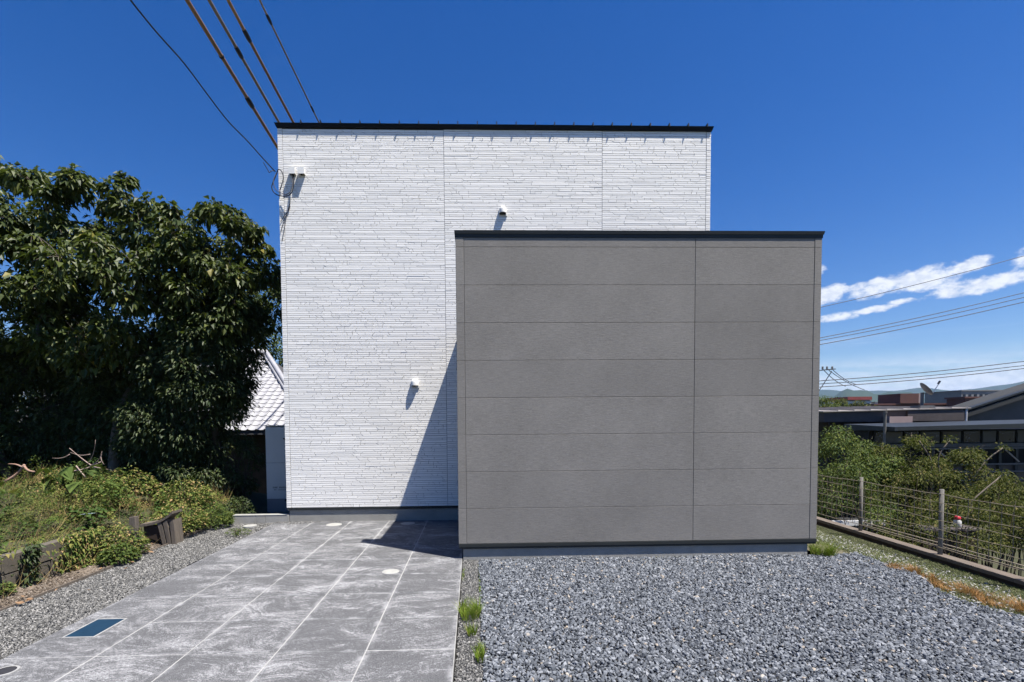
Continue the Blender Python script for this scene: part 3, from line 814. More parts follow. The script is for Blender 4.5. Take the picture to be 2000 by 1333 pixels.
power_line((-3.116, 7.745, 8.0), (-3.169, 10.765, 8.0), 0.015, MT['sleeve_grey'], 'rightmost and thinnest sleeved power line reaching the white roof edge', [(0.118, 0.10, 0.024), (0.85, 0.10, 0.020)])

# ------------------------------------------------------------------ covers in the paving
def cover(name, label, shape_lid, shape_frame, mlid, mframe, loc):
    root = tag(empty(name, loc), label, 'cover')
    shape_frame.build('frame', mframe, root); shape_lid.build('lid', mlid, root)
    return root
x0, x1, y0, y1 = -3.275, -3.045, 3.985, 4.345
fr = MB().box(x0 - .012, x1 + .012, y0 - .012, y0, -.02, .004).box(x0 - .012, x1 + .012, y1, y1 + .012, -.02, .004).box(x0 - .012, x0, y0, y1, -.02, .004).box(x1, x1 + .012, y0, y1, -.02, .004)
cover('meter_cover', 'blue rectangular meter cover set in the paving', MB().box(x0, x1, y0, y1, -.02, .0025), fr, MT['lid_blue'], MT['lid_frame'], (-3.16, 4.17, 0))
cover('inspection_cover', 'white round inspection cover in the sunlit paving before the shadow', MB().lathe([(0.088, -.01), (0.088, .003), (0.08, .005), (0.0005, .005)], (-0.953, 5.615, 0), 28), MB().lathe([(0.098, -.01), (0.098, .003), (0.0885, .0035)], (-0.953, 5.615, 0), 28, ring=True), MT['lid_white'], MT['lid_frame'], (-0.953, 5.615, 0))
cover('inspection_cover', 'dark round cover with pale ring at the left bottom paving corner', MB().lathe([(0.062, -.01), (0.062, .003), (0.0005, .004)], (-3.235, 3.44, 0), 26), MB().lathe([(0.078, -.01), (0.078, .005), (0.063, .0055)], (-3.235, 3.44, 0), 26, ring=True), MT['lid_dark'], MT['lid_frame'], (-3.235, 3.44, 0))
cover('inspection_cover', 'white cover half buried in gravel at the white wall base', MB().lathe([(0.12, -.01), (0.12, .003), (0.0005, .005)], (-2.35, 8.34, 0), 24), MB().lathe([(0.13, -.01), (0.13, .002), (0.121, .0025)], (-2.35, 8.34, 0), 24, ring=True), MT['lid_white'], MT['lid_frame'], (-2.35, 8.34, 0))
cover('inspection_cover', 'pale cover in the shadow by the white wall base', MB().lathe([(0.11, -.01), (0.11, .003), (0.0005, .005)], (-1.12, 8.36, 0), 24), MB().lathe([(0.12, -.01), (0.12, .002), (0.111, .0025)], (-1.12, 8.36, 0), 24, ring=True), MT['lid_white'], MT['lid_frame'], (-1.12, 8.36, 0))
cover('inspection_cover', 'small round cover on the gravel beside the curb blocks', MB().lathe([(0.10, -.02), (0.10, .003), (0.0005, .005)], (-3.75, 8.36, 0), 24), MB().lathe([(0.11, -.02), (0.11, .001), (0.101, .0015)], (-3.75, 8.36, 0), 24, ring=True), MT['lid_white'], MT['lid_frame'], (-3.75, 8.36, 0))

# ------------------------------------------------------------------ curb blocks and water heater tank left of the house
curb = tag(empty('block_curb', (-3.7, 8.68, 0)), 'low pale concrete block curb continuing the white wall base', 'curb')
for a, b in ((-4.165, -3.772), (-3.768, -3.612), (-3.608, -3.200)):
    MB().box(a, b, 8.63, 8.75, -0.2, 0.122).build('block', MT['curb'], curb, bevel=0.004)
MB().box(-4.167, -3.235, 8.625, 8.755, 0.1225, 0.1265).build('mortar_cap', MT['lid_white'], curb)

tx0, tx1, ty0, ty1 = -3.97, -3.36, 9.6, 10.3
tank = tag(empty('water_heater', (-3.66, 9.95, -0.09)), 'tall grey water heater tank in the shade beside the white house', 'water heater')
MB().box(tx0, tx1, ty0 + .004, ty1, 0.0, 1.655).build('body', MT['tank_dark'], tank, bevel=0.01)
zs = [0.0, 0.262, 0.955, 1.64]
for k in range(3):
    MB().box(tx0 + .004, tx1 - .004, ty0 - 0.008, ty0 + .0035, zs[k] + .003, zs[k + 1] - .003).build('panel', MT['tank'] if k else MT['tank_dark'], tank, bevel=0.002)
MB().box(tx0 - .006, tx1 + .006, ty0 - .014, ty1 + .006, 1.656, 1.672).build('lid', MT['tank'], tank, bevel=0.003)
MB().box(tx0 + 0.34, tx1 - .01, ty0 - 0.018, ty0 - 0.0085, 1.405, 1.43).build('handle', MT['ink'], tank)
MB().box(tx0 + 0.34, tx1 - .01, ty0 - 0.018, ty0 - 0.0085, 0.222, 0.252).build('handle', MT['ink'], tank)
MB().tube([(tx0 + .44, ty0 - .02, .80), (tx0 + .44, ty0 - .0085, .80)], .026, 12).build('knob', MT['ink'], tank)
MB().tube([(tx0 + .40, ty0 - .014, 1.50), (tx0 + .40, ty0 - .0085, 1.50)], .012, 10).build('emblem', MT['ink'], tank)
MB().tube([(tx0 + .455, ty0 - .014, 1.50), (tx0 + .455, ty0 - .0085, 1.50)], .012, 10).build('emblem', MT['ink'], tank)
pr = MB()
rr = random.Random(5)
for row, (zz, xa, xb) in enumerate(((.485, .12, .20), (.485, .24, .44), (.468, .12, .20), (.468, .24, .40), (.432, .14, .19), (.43, .22, .56))):
    x = xa
    while x < xb:
        L = rr.uniform(.006, .022)
        pr.box(tx0 + x, tx0 + x + L, ty0 - .0098, ty0 - .0092, zz, zz + .010); x += L + .005
pr.build('label_print', MT['ink'], tank)
MB().box(tx0 + .03, tx1 - .03, ty0 + .03, ty1 - .03, -0.12, -0.0005).build('base', MT['curb'], tank)

# ------------------------------------------------------------------ foliage helpers
def unit(v):
    return v / np.maximum(np.linalg.norm(v, axis=-1, keepdims=True), 1e-9)

def leaf_arrays(P, D, L, W, fold=0.25, droop=0.25):
    """five-vertex folded, drooping leaves: P bases (N,3), D directions (N,3), L lengths (N,), W widths (N,)"""
    n = len(P)
    up = np.tile(np.array([0, 0, 1.0]), (n, 1)) + rng.normal(size=(n, 3)) * 0.35
    S = unit(np.cross(D, up)); N = unit(np.cross(S, D))
    L = L[:, None]; W = W[:, None]
    mid = P + D * L * 0.42
    a = mid + S * W * 0.5 + N * W * fold; b = mid - S * W * 0.5 + N * W * fold
    tip = P + D * L - np.array([0, 0, 1.0]) * L * droop
    V = np.stack([P, a, mid, b, tip], 1)
    F = np.array([(0, 2, 1), (0, 3, 2), (1, 2, 4), (2, 3, 4)])
    F = F[None] + (np.arange(n) * 5)[:, None, None]
    return V.reshape(-1, 3), F.reshape(-1, 3)

def leaves(name, P, D, L, W, mat, parent=None, attr=None, fold=0.25, droop=0.25):
    V, F = leaf_arrays(P, D, L, W, fold, droop)
    r = rng.random(len(P)) if attr is None else attr
    return np_mesh(name, V, F, mat, parent, np.repeat(r, 5))

def clump_leaves(C, R_, count, size, aspect, hang=0.5, jitter=0.35, shell=0.55):
    """leaves around clump centres C (K,3) with radii R_ (K,)"""
    k = len(C)
    idx = np.repeat(np.arange(k), count)
    n = len(idx)
    d = unit(rng.normal(size=(n, 3)))
    rad = (shell + (1 - shell) * rng.random(n)) * R_[idx] * rng.uniform(.55, 1.1, n)
    sq = np.array([1.0, 1.0, 0.75])
    P = C[idx] + d * rad[:, None] * sq
    D = unit(d * np.array([1, 1, .35]) + rng.normal(size=(n, 3)) * jitter + np.array([0, 0, -hang]))
    L = size * rng.uniform(.55, 1.25, n)
    return P, D, L, L * aspect * rng.uniform(.8, 1.2, n)

def limb(b, p0, p1, r0, r1, wob=0.12, n=6, sides=7):
    p0 = Vector(p0); p1 = Vector(p1); d = p1 - p0
    side = d.orthogonal().normalized(); s2 = d.cross(side).normalized()
    pts, rad = [], []
    ph = random.uniform(0, 6.28)
    for k in range(n + 1):
        t = k / n
        o_ = math.sin(t * math.pi) * wob * d.length
        pts.append(p0 + d * t + side * o_ * math.cos(ph) + s2 * o_ * math.sin(ph) + Vector((0, 0, d.length * 0.06 * t * t)))
        rad.append(r0 + (r1 - r0) * t)
    b.tube(pts, rad, sides)
    return pts

def tree(name, label, base, centres, radii, trunk_r, leaf, size, aspect, count, hang=0.5, bark='bark', fork=0.35, group=None, shell=0.55, trunks=1):
    root = tag(empty(name, base), label, 'tree', group)
    C = np.array(centres, float); radii = np.array(radii, float)
    b = MB()
    top = Vector(C.mean(0)); bs = Vector(base)
    forks = []
    for t in range(trunks):
        off = Vector((random.uniform(-.3, .3), random.uniform(-.3, .3), 0)) if trunks > 1 else Vector((0, 0, 0))
        fk = bs.lerp(top, fork) + off * 2
        fk.z = bs.z + (top.z - bs.z) * fork
        limb(b, bs + off * .5 - Vector((0, 0, .15)), fk, trunk_r * (1 if trunks == 1 else .7), trunk_r * .7, 0.06)
        forks.append((fk, bs + off * .5))
    tr = b.build('trunk', MT[bark], root, smooth=True)
    lb = MB()
    nodes = [(fk.copy(), trunk_r * .62, fk - bb) for fk, bb in forks]
    order = sorted(range(len(C)), key=lambda i: min((Vector(C[i]) - fk).length for fk, _ in forks))
    for i in order:
        c = Vector(C[i])
        best = min(nodes, key=lambda q: (c - q[0]).length + (0.9 if c.z < q[0].z - .1 else 0) + 0.10 * random.random())
        r0 = max(best[1] * random.uniform(.55, .8), trunk_r * .07)
        limb(lb, best[0], c, r0, r0 * .55, random.uniform(.05, .16), 6, 5)
        nodes.append((c, r0 * .6, c - best[0]))
        for q in range(4):
            v = Vector(unit(rng.normal(size=3) + np.array([0, 0, .3]))) * radii[i] * .85
            limb(lb, c, c + v, max(r0 * .3, .006), .003, .10, 4, 4)
    lb.build('limbs', MT[bark], root, smooth=True)
    P, D, L, W = clump_leaves(C, radii, count, size, aspect, hang, shell=shell)
    # ragged shoots at the rim
    leaves('crown', P, D, L, W, MT[leaf], root)
    return root

def scatter_crown(n, c, r, seed, flat_bottom=0.0, rmin=.45, rmax=.8, surf_bias=0.5):
    g = np.random.default_rng(seed)
    out = []
    while len(out) < n:
        d = unit(g.normal(size=3))
        t = (g.random() ** (1 / 3)) * (1 - surf_bias) + surf_bias * (0.7 + 0.3 * g.random())
        p = d * t
        if p[2] < -flat_bottom: continue
        out.append(np.array(c) + p * np.array(r))
    return np.array(out), g.uniform(rmin, rmax, n)

# ------------------------------------------------------------------ trees at the left
G_TREES = 'trees on the bank left of the house'
def big_tree(label, base, crown_c, crown_r, n, seed, extra=(), count=125, size=0.135, **k):
    C, Rr = scatter_crown(int(n * 1.7), crown_c, crown_r, seed, 0.98, .24, .52, .5)
    g_ = np.random.default_rng(seed + 50); ex_ = []
    for k_ in range(12):   # leafy shoots standing out of the crown top
        a_ = g_.uniform(0, 6.283); q_ = g_.uniform(.1, .95)
        ex_.append((crown_c[0] + crown_r[0] * q_ * math.cos(a_), crown_c[1] - .3 + crown_r[1] * q_ * math.sin(a_) * .7, crown_c[2] + crown_r[2] * math.sqrt(1 - q_ * q_) + g_.uniform(.05, .35), g_.uniform(.14, .24)))
    extra = list(extra) + ex_
    if len(extra):
        C = np.concatenate([C, np.array([e[:3] for e in extra])]); Rr = np.concatenate([Rr, np.array([e[3] for e in extra])])
    return tree('broadleaf_tree', label, base, C, Rr, k.pop('tr', .13), k.pop('leaf', 'leaf_big'), size, .60, count, hang=.55, group=G_TREES, **k)
big_tree('tall dark broadleaf tree at the left edge, highest crown of the bank trees', (-8.7, 10.0, 0.35), (-9.3, 10.2, 4.45), (2.0, 1.5, 2.0), 58, 1,
         [(-8.95, 9.6, 6.55, .33), (-8.2, 9.6, 6.25, .35), (-9.7, 9.7, 6.6, .4), (-7.6, 9.6, 5.95, .3), (-8.5, 9.4, 5.6, .5)], tr=.14, trunks=2)
big_tree('dark broadleaf tree in the middle of the bank with drooping leaves', (-7.0, 9.9, 0.35), (-6.7, 9.9, 4.2), (1.75, 1.4, 1.8), 56, 2,
         [(-7.2, 9.5, 6.0, .33), (-6.55, 9.5, 6.05, .28), (-5.9, 9.5, 5.75, .28), (-7.7, 9.4, 5.6, .4)], tr=.12, bark='pale_bark')
big_tree('dark broadleaf tree nearest the white house with two leafy top shoots', (-5.3, 10.1, 0.3), (-5.0, 10.0, 4.25), (1.15, 1.2, 1.4), 38, 3,
         [(-4.85, 9.7, 5.75, .28), (-4.55, 9.7, 5.62, .24), (-4.25, 9.8, 4.95, .38), (-3.98, 9.9, 4.55, .32), (-5.4, 9.6, 5.35, .35)], tr=.10)
# dense fine-leaved evergreens below and behind
C, Rr = scatter_crown(120, (-5.25, 9.9, 2.5), (1.0, .8, 2.0), 4, 0.95, .30, .5, .6)
C[:, 0] += 0.40 * (C[:, 2] - 2.95)
tree('evergreen_tree', 'dense fine-leaved evergreen hanging over the grey tiled roof', (-5.2, 10.2, 0.0), C, Rr, .10, 'leaf_fine', .092, .42, 330, hang=.35, group=G_TREES, fork=.3)
C, Rr = scatter_crown(96, (-6.75, 10.4, 2.2), (1.4, .8, 1.7), 5, 0.95, .35, .6, .6)
tree('evergreen_tree', 'shaded fine-leaved evergreen behind the middle trunks', (-6.8, 10.6, 0.1), C, Rr, .10, 'leaf_fine', .10, .42, 260, hang=.35, group=G_TREES, fork=.3)
C, Rr = scatter_crown(100, (-9.0, 10.7, 2.1), (1.8, .8, 1.7), 6, 0.95, .35, .6, .6)
tree('evergreen_tree', 'shaded fine-leaved evergreen behind the leftmost trunk', (-9.0, 11.0, 0.1), C, Rr, .10, 'leaf_fine', .10, .42, 240, hang=.35, group=G_TREES, fork=.3)
for i_, (x_, lab_) in enumerate(((-11.2, 'deep shaded evergreen at the very back left of the bank'), (-9.3, 'deep shaded evergreen at the back between the left trunks'), (-7.5, 'deep shaded evergreen at the back, just left of the tiled roof'))):
    C, Rr = scatter_crown(60, (x_, 12.6, 1.7), (1.25, .7, 2.0), 300 + i_, 0.95, .4, .65, .5)
    tree('evergreen_tree', lab_, (x_, 12.8, -.5), C, Rr, .10, 'leaf_fine', .15, .5, 150, hang=.4, group=G_TREES, fork=.25)
# lighter tree behind, at the white wall edge
C, Rr = scatter_crown(40, (-9.0, 24.0, 6.2), (2.0, 1.5, 2.6), 8, 0.95, .6, .95, .6)
tree('light_tree', 'bright yellow-green tree peeking out at the white wall edge', (-9.0, 24.2, -1.7), C, Rr, .18, 'leaf_light', .16, .45, 220, hang=.3, group=G_TREES)
C, Rr = scatter_crown(30, (-11.0, 25.5, 3.6), (2.4, 1.6, 2.4), 9, 0.95, .6, .95, .6)
tree('light_tree', 'olive tree far behind the tiled roof ridge', (-11.0, 25.5, -1.7), C, Rr, .16, 'leaf_olive', .14, .5, 170, hang=.3, group=G_TREES)

# undergrowth shrubs in the dark below the trees and beside the tank
def shrub(label, base, c, r, n, seed, leaf, size, aspect, count, hang=.3, group=None, cat='shrub', name='shrub', rmin=.2, rmax=.36):
    root = tag(empty(name, base), label, cat, group)
    C, Rr = scatter_crown(n, c, r, seed, 0.8, rmin, rmax, .6)
    lb = MB()
    for i, q in enumerate(C):
        limb(lb, Vector(base) + Vector((random.uniform(-.08, .08), random.uniform(-.08, .08), -.05)), Vector(q), .016, .004, .1, 5, 4)
        v = Vector(unit(rng.normal(size=3))) * Rr[i]
        limb(lb, Vector(q), Vector(q) + v, .006, .002, .08, 3, 4)
    lb.build('stems', MT['bark'], root, smooth=True)
    P, D, L, W = clump_leaves(C, Rr, count, size, aspect, hang, shell=.4)
    leaves('foliage', P, D, L, W, MT[leaf], root)
    return root
G_SH = 'undergrowth below the bank trees'
for i, (b, c, r, n, lf, lab) in enumerate((
    ((-4.75, 10.2, .05), (-4.75, 10.2, .95), (.42, .45, .75), 16, 'leaf_fine', 'leafy shrub under the tiled roof eave, next to the grey tank'),
    ((-5.4, 9.7, .2), (-5.4, 9.6, .85), (.6, .45, .55), 18, 'leaf_fine', 'dark ferny shrub at the foot of the tree nearest the house'),
    ((-6.6, 10.1, .3), (-6.6, 10.1, 1.0), (.8, .5, .8), 20, 'leaf_fine', 'dark shrub under the middle bank tree'),
    ((-8.1, 10.4, .3), (-8.1, 10.3, 1.2), (.9, .5, .9), 22, 'leaf_fine', 'dark shrub between the two left tree trunks'),
    ((-9.8, 10.2, .3), (-9.8, 10.0, 1.4), (.9, .6, 1.0), 22, 'leaf_big', 'broad-leaved shrub at the far left edge under the trees'))):
    shrub(lab, b, c, r, n, 40 + i, lf, .075 if lf == 'leaf_fine' else .15, .45 if lf == 'leaf_fine' else .7, 170 if lf == 'leaf_fine' else 60, group=G_SH)

# ------------------------------------------------------------------ overgrown bank
def weed_h(x, y):
    return ground_z(x, y) + 0.10 + 0.13 * np.sin(x * 2.1 + 1) * np.sin(y * 1.9) + 0.09 * np.sin(x * 5.3) * np.sin(y * 4.7 + 2) + 0.05 * np.sin(x * 11.3 + y * 3) * np.sin(y * 9.7 - x * 2)
n = 190000
X = rng.uniform(-10.5, -4.30, n); Y = rng.uniform(4.2, 10.2, n)
dens = 0.5 + 0.5 * np.sin(X * 3.3 + 2 * np.sin(Y * 2.1)) * np.sin(Y * 2.9 + 1)
lim = -4.90 + 0.05 * np.sin(Y * 4.1) + 0.25 * sstep(5.8, 6.2, Y) + 0.40 * sstep(7.2, 8.4, Y) - 0.28 * sstep(6.6, 6.8, Y) * sstep(7.6, 7.2, Y)
keep = (X < lim) & (rng.random(n) < 0.35 + 0.65 * dens) & ((Y < 9.6) | (rng.random(n) < .4)) & (X > -Y * 1.0 - 1.2)
X, Y = X[keep], Y[keep]; n = len(X)
# each leaf belongs to the nearest of many plant clumps: own height, leaf size and tint
nc = 330
cx = rng.uniform(-10.3, -4.5, nc); cy = rng.uniform(4.3, 10.0, nc)
ch = rng.random(nc) ** 2.0 * .50 + .04; cs = rng.choice([.55, .8, 1.0, 1.0, 1.5, 2.1], nc); ct = np.clip(rng.normal(.32, .26, nc), 0, .9); cr = rng.uniform(.16, .42, nc); ca = rng.choice([.2, .4, .55, .75], nc)
own = np.empty(n, int); dist = np.empty(n)
for k_ in range(0, n, 8000):
    dd = (X[k_:k_ + 8000, None] - cx) ** 2 + (Y[k_:k_ + 8000, None] - cy) ** 2
    dd = np.sqrt(dd) / cr
    own[k_:k_ + 8000] = dd.argmin(1); dist[k_:k_ + 8000] = dd.min(1)
thin = rng.random(n) < np.clip(1.3 - .5 * dist, .22, 1) / np.maximum(cs[own], .8) ** 1.2
X, Y, own, dist = X[thin], Y[thin], own[thin], dist[thin]; n = len(X)
H = (rng.random(n) ** .8) * ch[own] * np.clip(1.1 - .6 * dist ** 2, .1, 1) * (1 - 0.5 * sstep(-5.4, -4.7, X))
P = np.stack([X, Y, weed_h(X, Y) - 0.07 + H], 1)
th = rng.uniform(0, 2 * np.pi, n)
D = unit(np.stack([np.cos(th), np.sin(th), rng.uniform(-.4, .9, n)], 1))
L = rng.uniform(.022, .055, n) * cs[own]; W = L * ca[own] * rng.uniform(.8, 1.2, n)
att = np.clip(ct[own] + rng.normal(0, .13, n) + .30 * (rng.random(n) < .05), 0, 1)
V1, F1 = leaf_arrays(P, D, L, W, .2, .3)
# trailing stems
ns = 4200
sx = rng.uniform(-10, -4.6, ns); sy = rng.uniform(4.5, 9.6, ns); k2 = sx > -sy - 1.2; sx, sy = sx[k2], sy[k2]; ns = len(sx)
sz = weed_h(sx, sy) - .05; sh = rng.uniform(.08, .38, ns); dx = rng.normal(size=ns) * .12; dy = rng.normal(size=ns) * .12
SV = np.stack([np.stack([sx - .003, sy, sz], 1), np.stack([sx + .003, sy, sz], 1), np.stack([sx + dx, sy + dy, sz + sh], 1)], 1).reshape(-1, 3)
SF = np.arange(ns * 3).reshape(-1, 3) + len(V1)
weeds = np_mesh('weeds', np.concatenate([V1, SV]), np.concatenate([F1, SF]), MT['weed'], attr=np.concatenate([np.repeat(att, 5), np.full(ns * 3, .93)]))
tag(weeds, 'tangled green and yellowing weeds covering the bank', 'weeds', kind='stuff')

# creepers hanging down the block wall
def hanging(label, x, y, z, wy, drop, n, seed, mat='weed', size=.05):
    g = np.random.default_rng(seed)
    yy = y + g.normal(size=n) * wy; t = g.random(n)
    P = np.stack([x + .02 + .10 * g.random(n) * (1 - t * .4), yy, z - t * drop * g.uniform(.4, 1.1, n)], 1)
    P[:, 2] = np.maximum(P[:, 2], -0.03)
    D = unit(np.stack([g.uniform(0, 1, n), g.normal(size=n) * .6, g.uniform(-1, .2, n)], 1))
    L = size * g.uniform(.6, 1.3, n)
    root = tag(empty('creeper', (x + .05, y, z)), label, 'creeper', 'creepers over the block wall')
    leaves('foliage', P, D, L, L * .55, MT[mat], root)
    b = MB()
    for k in range(9):
        y0 = y + g.normal() * wy * .7; d = drop * g.uniform(.5, 1.0)
        b.tube([(x + .015, y0, z), (x + .06, y0 + .02, z - d * .4), (x + .05, y0 + g.normal() * .05, max(z - d, -.02))], [.005, .004, .002], 4)
    b.build('stems', MT['bark'], root)
hanging('green creeper spilling over the near end of the block wall', -4.83, 4.75, .44, .20, .18, 500, 61)
hanging('bushy creeper covering the middle of the block wall down to the ground', -4.80, 6.05, .42, .16, .50, 1300, 62)
hanging('dark dry creeper hanging in a narrow strand on the block wall', -4.83, 5.42, .42, .05, .50, 260, 63, 'leaf_fine', .06)
# bright low plants at the wall foot
def low_plant(label, c, r, h, n, size, mat, seed, aspect=.6):
    g = np.random.default_rng(seed)
    a = g.uniform(0, 6.283, n); rr_ = r * np.sqrt(g.random(n))
    P = np.stack([c[0] + rr_ * np.cos(a), c[1] + rr_ * np.sin(a), c[2] + h * g.random(n) ** .8 * (1 - .6 * (rr_ / r) ** 2)], 1)
    D = unit(np.stack([np.cos(a) + g.normal(size=n) * .5, np.sin(a) + g.normal(size=n) * .5, g.uniform(-.3, .7, n)], 1))
    L = size * g.uniform(.6, 1.3, n)
    root = tag(empty('weed_plant', c), label, 'plant', 'weeds at the foot of the bank')
    leaves('foliage', P, D, L, L * aspect, MT[mat], root)
    b = MB()
    for k in range(12):
        a0 = g.uniform(0, 6.283); q = r * g.uniform(.2, .8)
        b.tube([(c[0], c[1], c[2] - .02), (c[0] + q * .5 * math.cos(a0), c[1] + q * .5 * math.sin(a0), c[2] + h * .5), (c[0] + q * math.cos(a0), c[1] + q * math.sin(a0), c[2] + h * .7)], [.005, .004, .002], 4)
    b.build('stems', MT['bark'], root)
low_plant('bright green low plant at the gravel edge below the timber debris', (-4.42, 6.25, 0.0), .20, .22, 700, .05, 'leaf_light', 71)
low_plant('bushy olive plant against the block wall end', (-4.58, 6.55, 0.0), .27, .42, 1300, .045, 'weed', 72)
low_plant('small green plant at the lower left corner below the wall', (-4.78, 5.06, 0.0), .12, .12, 240, .04, 'leaf_light', 73)
low_plant('leafy weeds behind the timber debris', (-4.55, 7.75, 0.1), .38, .42, 1500, .05, 'weed', 74)
low_plant('leafy weed clump at the end of the curb blocks', (-4.35, 8.35, 0.0), .30, .38, 1400, .045, 'leaf_light', 75)
low_plant('dark leafy weeds standing behind the curb blocks', (-4.30, 9.1, -0.05), .30, .45, 1100, .05, 'leaf_fine', 76)
low_plant('small tuft of green weeds in the gravel near the curb', (-3.66, 7.72, 0.0), .16, .10, 260, .05, 'leaf_light', 77, .2)
low_plant('tall loose weeds on the bank crest', (-5.9, 8.6, 0.45), .45, .55, 1300, .06, 'weed', 78)
low_plant('tall weeds on the bank beside the dark shrub', (-5.0, 8.7, 0.25), .45, .55, 1500, .055, 'weed', 79)
# broad-leaved plants on the bank
def broad_plant(label, c, n, size, seed):
    g = np.random.default_rng(seed)
    root = tag(empty('broadleaf_plant', c), label, 'plant')
    b = MB(); P = []; D = []
    for k in range(n):
        a = g.uniform(0, 6.283); q = g.uniform(.1, .42)
        e = Vector((c[0] + q * math.cos(a), c[1] + q * math.sin(a), c[2] + g.uniform(.12, .40)))
        b.tube([c, ((c[0] + e.x) / 2, (c[1] + e.y) / 2, e.z * .6 + c[2] * .4 + .05), tuple(e)], [.008, .006, .004], 5)
        P.append(tuple(e)); D.append((math.cos(a), math.sin(a), g.uniform(-.5, .1)))
    b.build('stems', MT['leaf_light'], root)
    L = size * g.uniform(.7, 1.2, n)
    for k in range(n):
        V, F = leaf_arrays(np.array([P[k]]), unit(np.array([D[k]])), L[k:k + 1], L[k:k + 1] * .8, .12, .35)
        np_mesh('leaf', V, F, MT['leaf_light'] if k % 3 else MT['weed'], root, np.full(5, g.uniform(.1, .8)))
broad_plant('plant with large pale leaves on the bank crest under the dead branches', (-6.75, 8.3, .62), 16, .26, 81)
broad_plant('plant with large drooping leaves right of the bank crest', (-6.15, 8.0, .50), 14, .26, 82)
broad_plant('single large-leaved plant low on the left of the bank', (-7.0, 7.4, .50), 7, .24, 83)

# dead branches
def dead_branch(label, segs, mat):
    root = tag(empty('dead_branch', segs[0][0]), label, 'branch', 'dead branches lying on the bank')
    for k, (a, b_, r0, r1) in enumerate(segs):
        q = MB(); limb(q, a, b_, r0, r1, .10, 6, 6)
        q.build('bough' if k == 0 else 'twig', MT[mat], root, smooth=True)
dead_branch('pale tangled dead branches on the crest of the bank', [((-7.15, 8.8, .92), (-6.55, 8.9, 1.02), 0.0132, 0.0084), ((-6.65, 8.9, .95), (-7.0, 8.8, 1.28), 0.0108, 0.0048), ((-6.75, 8.9, .98), (-6.45, 8.8, 1.22), 0.0096, 0.0036), ((-7.0, 8.8, 1.2), (-7.3, 8.8, 1.12), 0.0072, 0.0030),
             ((-6.5, 8.85, 1.2), (-6.42, 8.8, 1.0), 0.0072, 0.0030), ((-6.8, 8.9, 1.0), (-6.55, 8.8, 1.42), 0.0066, 0.0024), ((-6.9, 8.8, 1.0), (-6.7, 8.75, .78), 0.0120, 0.0072), ((-6.65, 8.8, 1.2), (-6.95, 8.75, 1.22), 0.0066, 0.0024), ((-6.6, 8.8, .98), (-6.3, 8.8, .9), 0.0072, 0.0030)], 'dead_wood')
dead_branch('reddish bent dead branch at the left on the bank', [((-7.75, 8.4, .78), (-7.42, 8.4, 1.03), .024, .02), ((-7.42, 8.4, 1.03), (-7.22, 8.35, .93), .02, .014), ((-7.46, 8.4, 1.02), (-7.68, 8.4, 1.06), .016, .007)], 'pink_wood')

# scrap lying in the weeds
sc = tag(empty('plastic_sheet', (-5.4, 7.0, .44)), 'pale blue plastic scrap lying in the weeds', 'scrap')
b = MB(); pts = [(-5.50, 6.98, .455), (-5.36, 6.93, .475), (-5.22, 7.0, .49), (-5.30, 7.10, .47), (-5.44, 7.12, .46)]
for dz in (0, -.008): b.v += [(p[0], p[1], p[2] + dz) for p in pts]
b.f += [(0, 1, 2, 3, 4), (9, 8, 7, 6, 5)] + [(k, k + 5, (k + 1) % 5 + 5, (k + 1) % 5) for k in range(5)]
b.build('sheet', MT['pale_blue'], sc)

# old concrete block wall
bw = tag(empty('block_wall', (-4.95, 5.6, 0)), 'low old concrete block wall holding the overgrown bank', 'wall')
for course in range(2):
    y = 3.4 + (0.2 if course else 0)
    while y < 6.35:
        dx = random.uniform(-.006, .006)
        MB().box(-4.97 + dx, -4.86 + dx, y + .004, y + .392, -.04 + course * .195, .148 + course * .195).build('block', MT['block'], bw, bevel=.006)
        y += .398
post = tag(MB().hexa([(-4.585, 6.66, -.05), (-4.49, 6.66, -.05), (-4.49, 6.74, -.05), (-4.585, 6.74, -.05), (-4.57, 6.66, .475), (-4.485, 6.66, .485), (-4.485, 6.735, .48), (-4.57, 6.735, .47)]).build('wooden_post', MT['old_wood'], bevel=.006), 'short weathered wooden post standing in the weeds by the wall end', 'post')

# broken timber planter beside the post
tm = tag(empty('timber_debris', (-4.45, 7.25, 0)), 'broken weathered timber edging with a curved top plank', 'timber')
b = MB(); prof = []
N_ = 8
for k in range(N_ + 1):
    t = k / N_
    x = -4.74 + .46 * t; z = .285 + .05 * t + .13 * t ** 3
    prof.append((x, z))
for (x0, z0), (x1, z1) in zip(prof[:-1], prof[1:]):
    b.hexa([(x0, 7.12, z0 - .035), (x1, 7.12, z1 - .035), (x1, 7.36, z1 - .035), (x0, 7.36, z0 - .035), (x0, 7.12, z0), (x1, 7.12, z1), (x1, 7.36, z1), (x0, 7.36, z0)])
b.build('top_plank', MT['old_wood'], tm)
for x0, x1, lean in ((-4.50, -4.45, .07), (-4.42, -4.37, .06), (-4.325, -4.275, .025)):
    zt = .285 + .05 * ((x0 + .72) * 0) + .02
    MB().hexa([(x0 + lean, 7.13, -.03), (x1 + lean, 7.13, -.03), (x1 + lean, 7.33, -.03), (x0 + lean, 7.33, -.03), (x0, 7.13, zt), (x1, 7.13, zt + .04), (x1, 7.33, zt + .04), (x0, 7.33, zt)]).build('plank', MT['old_wood'], tm)
MB().hexa([(-4.70, 7.16, .10), (-4.46, 7.16, .02), (-4.46, 7.22, .02), (-4.70, 7.22, .10), (-4.71, 7.16, .25), (-4.47, 7.16, .27), (-4.47, 7.22, .27), (-4.71, 7.22, .25)]).build('side_plank', MT['rust'], tm)

